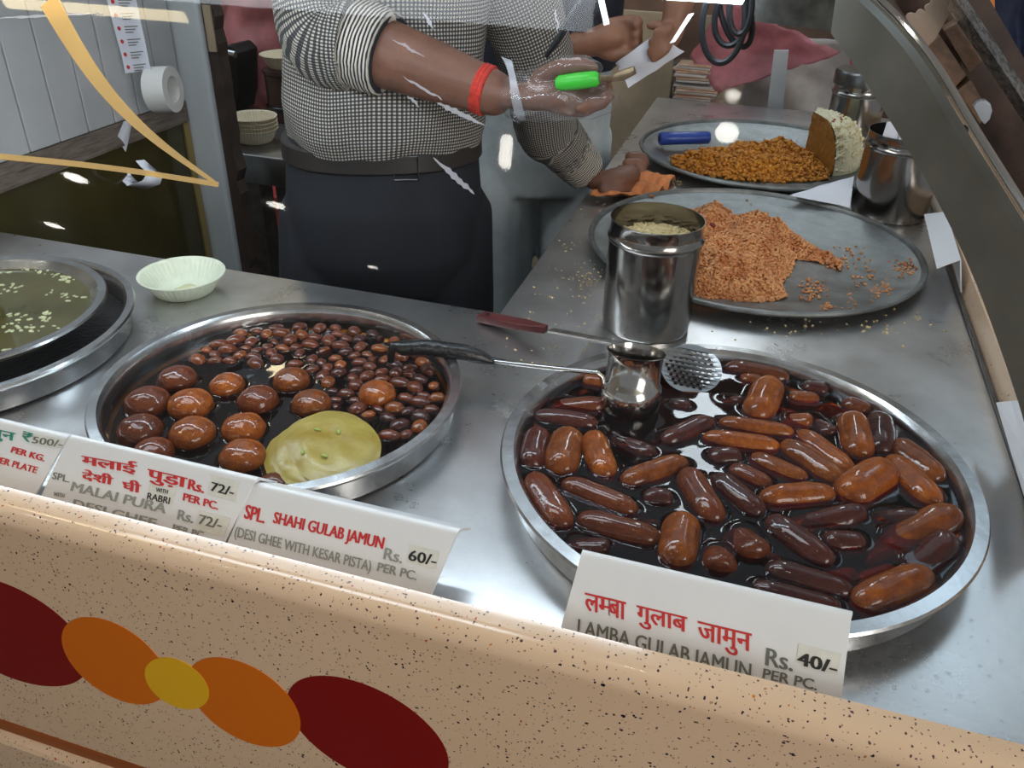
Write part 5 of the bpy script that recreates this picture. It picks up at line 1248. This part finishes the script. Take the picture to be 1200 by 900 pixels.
    MB().tube([b, hp(716, 92), hp(730, 88), hp(744, 82)], [.004, .0055, .008, .006], 12).build('shaft', mat('scoop_brass', (.30, .22, .14), .35, .6, .3, 60), t)
man_front()

def man_back():
    c = (-.585, 2.20); wd = (.93, .36); face = (.36, -.93); loc = (c[0], c[1], 0); mb = MB(); Pm = aty
    trunk(mb, c, wd, [(.86, .14, .095, 0, 0), (1.0, .155, .11, 0, 0), (1.2, .16, .11, 0, 0), (1.35, .165, .1, 0, 0), (1.46, .15, .08, 0, 0), (1.53, .055, .055, 0, 0), (1.59, .05, .05, 0, 0)])
    hc = Vector((c[0] + .02, c[1] - .02, 1.68)); head(mb, hc, face)
    sh_l = Vector((c[0] + .19, c[1] + .06, 1.42)); sh_r = Vector((c[0] - .17, c[1] - .08, 1.42))
    Y = 1.98; hp = lambda x, y, d=0: aty(x, y, Y + d)
    el_r = hp(625, 60, .05); wr_r = hp(682, 55)
    limb(mb, [sh_r, sh_r.lerp(el_r, .5), el_r], [.05, .046, .042]); limb(mb, [el_r, el_r.lerp(wr_r, .5), wr_r], [.042, .04, .03])
    el_l = hp(818, -75, .10); wr_l = hp(790, 24, .02)
    limb(mb, [sh_l, sh_l.lerp(el_l, .5), el_l], [.05, .046, .042]); limb(mb, [el_l, el_l.lerp(wr_l, .5), wr_l], [.042, .038, .028])
    # near hand: closed, knuckles towards the right
    limb(mb, [wr_r, hp(695, 50), hp(712, 44), hp(726, 42)], [.032, .038, .042, .036], seg=14, flat=.8)
    for k, (y0, y1) in enumerate(((24, 22), (35, 34), (46, 46), (58, 60))):
        limb(mb, [hp(714, y0 + 4), hp(733, y0 + 1, -.006), hp(748, y1 + 3, -.014), hp(744, y1 + 8, -.03)], [.014, .0135, .012, .010], 5, 10)
    limb(mb, [hp(704, 60, -.01), hp(722, 66, -.02), hp(742, 62, -.026)], [.015, .0135, .010], 5, 10)
    # far hand: fingers laid along the paper
    limb(mb, [wr_l, hp(784, 40), hp(776, 50)], [.028, .032, .028], seg=14, flat=.7)
    for k, (x1, y1, x2, y2) in enumerate(((768, 60, 752, 70), (764, 54, 748, 62), (764, 46, 750, 50), (768, 38, 756, 38))):
        limb(mb, [hp(784, 44 - k * 4, -.02), hp(x1 + 12, y1 - 2, -.052), hp(x2 + 12, y2, -.056)], [.0125, .011, .009], 5, 10)
    limb(mb, [hp(782, 36, -.012), hp(770, 30, -.026), hp(760, 30, -.03)], [.013, .011, .009], 5, 10)
    lr = Vector((c[0] - .09, c[1] - .035, .9)); ll = Vector((c[0] + .09, c[1] + .035, .9))
    for h in (lr, ll): limb(mb, [h, Vector((h.x, h.y - .01, .5)), Vector((h.x, h.y + .01, .1))], [.074, .052, .04]); limb(mb, [Vector((h.x, h.y + .02, .05)), Vector((h.x + .04, h.y - .12, .04))], [.04, .034])
    body = remesh(mb, 'person', SKIN2, loc, .0055, 3); tag(body, 'person behind in a dark shirt and pale grey jeans folding white paper', 'person'); dress_hair(hc, face, body)
    mb = MB(); trunk(mb, c, wd, [(1.12, .185, .135, 0, 0), (1.16, .19, .14, 0, 0), (1.28, .19, .14, 0, 0), (1.40, .185, .12, 0, 0), (1.48, .14, .09, 0, 0), (1.53, .07, .07, 0, 0)])
    limb(mb, [sh_r, sh_r.lerp(el_r, .5), el_r, el_r.lerp(wr_r, .72)], [.072, .066, .062, .052]); limb(mb, [sh_l, sh_l.lerp(el_l, .5), el_l, el_l.lerp(wr_l, .55)], [.072, .066, .06, .05])
    s = remesh(mb, 'shirt', DARKSHIRT, loc, .008, 3); s.parent = body; s.location = (0, 0, 0); OFF[s.name] = Vector(loc)
    mb = MB(); trunk(mb, c, wd, [(.80, .16, .125, 0, 0), (.9, .178, .14, 0, 0), (1.02, .18, .14, 0, 0), (1.13, .172, .13, 0, 0)])
    for h in (lr, ll): limb(mb, [Vector((h.x, h.y, .95)), Vector((h.x, h.y - .02, .7)), Vector((h.x, h.y - .01, .45)), Vector((h.x, h.y + .01, .08))], [.095, .098, .08, .07])
    s = remesh(mb, 'jeans', JEANS, loc, .008, 3); s.parent = body; s.location = (0, 0, 0); OFF[s.name] = Vector(loc)
    for h in (lr, ll):
        mb = MB(); limb(mb, [Vector((h.x, h.y + .05, .045)), Vector((h.x + .03, h.y - .07, .045)), Vector((h.x + .06, h.y - .19, .038))], [.044, .046, .036], flat=.85); mb.build('shoe', SHOE, body)
    P = [hp(721, 74, -.036), hp(736, 104, -.036), hp(802, 60, -.03), hp(766, 40, -.03)]
    tag(sheet(P, 12, 12, .008, .0008, 6, 16, .003, lambda u, v: .014 * math.sin(PI * v) * (1 - u)).build('folded_paper', PAPERW, angle=60), 'folded white paper held between two hands at top centre', 'paper')
man_back()

def customer():
    y = 3.75; c = aty(1252, 40, y); loc = (c.x, y, 0); mb = MB()
    trunk(mb, (c.x, y), (1, .1), [(.86, .14, .1, 0, 0), (1.1, .17, .11, 0, 0), (1.3, .18, .1, 0, 0), (1.44, .15, .08, 0, 0), (1.5, .055, .055, 0, 0), (1.56, .05, .05, 0, 0)])
    hc = Vector((c.x, y + .0, 1.66)); face = (-.8, -.6); head(mb, hc, face)
    for e in (-1, 1):
        s = Vector((c.x + e * .19, y, 1.40)); el = s + Vector((e * .05, -.02, -.28)); wr = el + Vector((-.02 * e, -.14, -.16)); limb(mb, [s, el], [.05, .042]); limb(mb, [el, wr], [.042, .028]); limb(mb, [wr, wr + Vector((0, -.04, -.06))], [.03, .034], flat=.6)
        for q in range(4): limb(mb, [wr + Vector((.018 * (q - 1.5), -.045, -.07)), wr + Vector((.02 * (q - 1.5), -.06, -.105)), wr + Vector((.02 * (q - 1.5), -.052, -.14))], [.011, .010, .008], 4, 8)
        limb(mb, [wr + Vector((-.03 * e, -.03, -.03)), wr + Vector((-.05 * e, -.05, -.07))], [.012, .009], 4, 8)
        h = Vector((c.x + e * .09, y, .9)); limb(mb, [h, Vector((h.x, y, .5)), Vector((h.x, y, .1))], [.074, .055, .042]); limb(mb, [Vector((h.x, y + .02, .05)), Vector((h.x, y - .14, .04))], [.04, .034])
    body = remesh(mb, 'person', SKIN2, loc, .007, 3); tag(body, 'customer in a navy jacket cut off by the upper right picture corner', 'person'); dress_hair(hc, face, body)
    mb = MB(); trunk(mb, (c.x, y), (1, .1), [(.82, .20, .15, 0, 0), (1.1, .2, .15, 0, 0), (1.3, .21, .14, 0, 0), (1.42, .18, .11, 0, 0), (1.5, .09, .08, 0, 0)])
    for e in (-1, 1):
        s = Vector((c.x + e * .19, y, 1.40)); el = s + Vector((e * .05, -.02, -.28)); wr = el + Vector((-.02 * e, -.14, -.16)); limb(mb, [s, el, el.lerp(wr, .9)], [.075, .066, .05])
    s = remesh(mb, 'jacket', NAVYCL, loc, .01, 3); s.parent = body; s.location = (0, 0, 0); OFF[s.name] = Vector(loc)
    mb = MB(); trunk(mb, (c.x, y), (1, .1), [(.78, .17, .13, 0, 0), (.95, .185, .135, 0, 0)])
    for e in (-1, 1): limb(mb, [Vector((c.x + e * .09, y, .9)), Vector((c.x + e * .09, y, .5)), Vector((c.x + e * .09, y, .08))], [.095, .08, .07])
    s = remesh(mb, 'trousers', NAVY, loc, .01, 3); s.parent = body; s.location = (0, 0, 0); OFF[s.name] = Vector(loc)
    q = [aty(*p, 3.45) for p in ((1153, -30), (1166, -30), (1166, 10), (1164, 22), (1180, 46), (1166, 54), (1152, 30), (1150, 22))]
    tag(solid(q, Vector((0, .03, 0))).build('orange_bag', ORANGEBAG, bevel=.004), 'bright orange bag edge beside the navy jacket at upper right', 'bag')
customer()
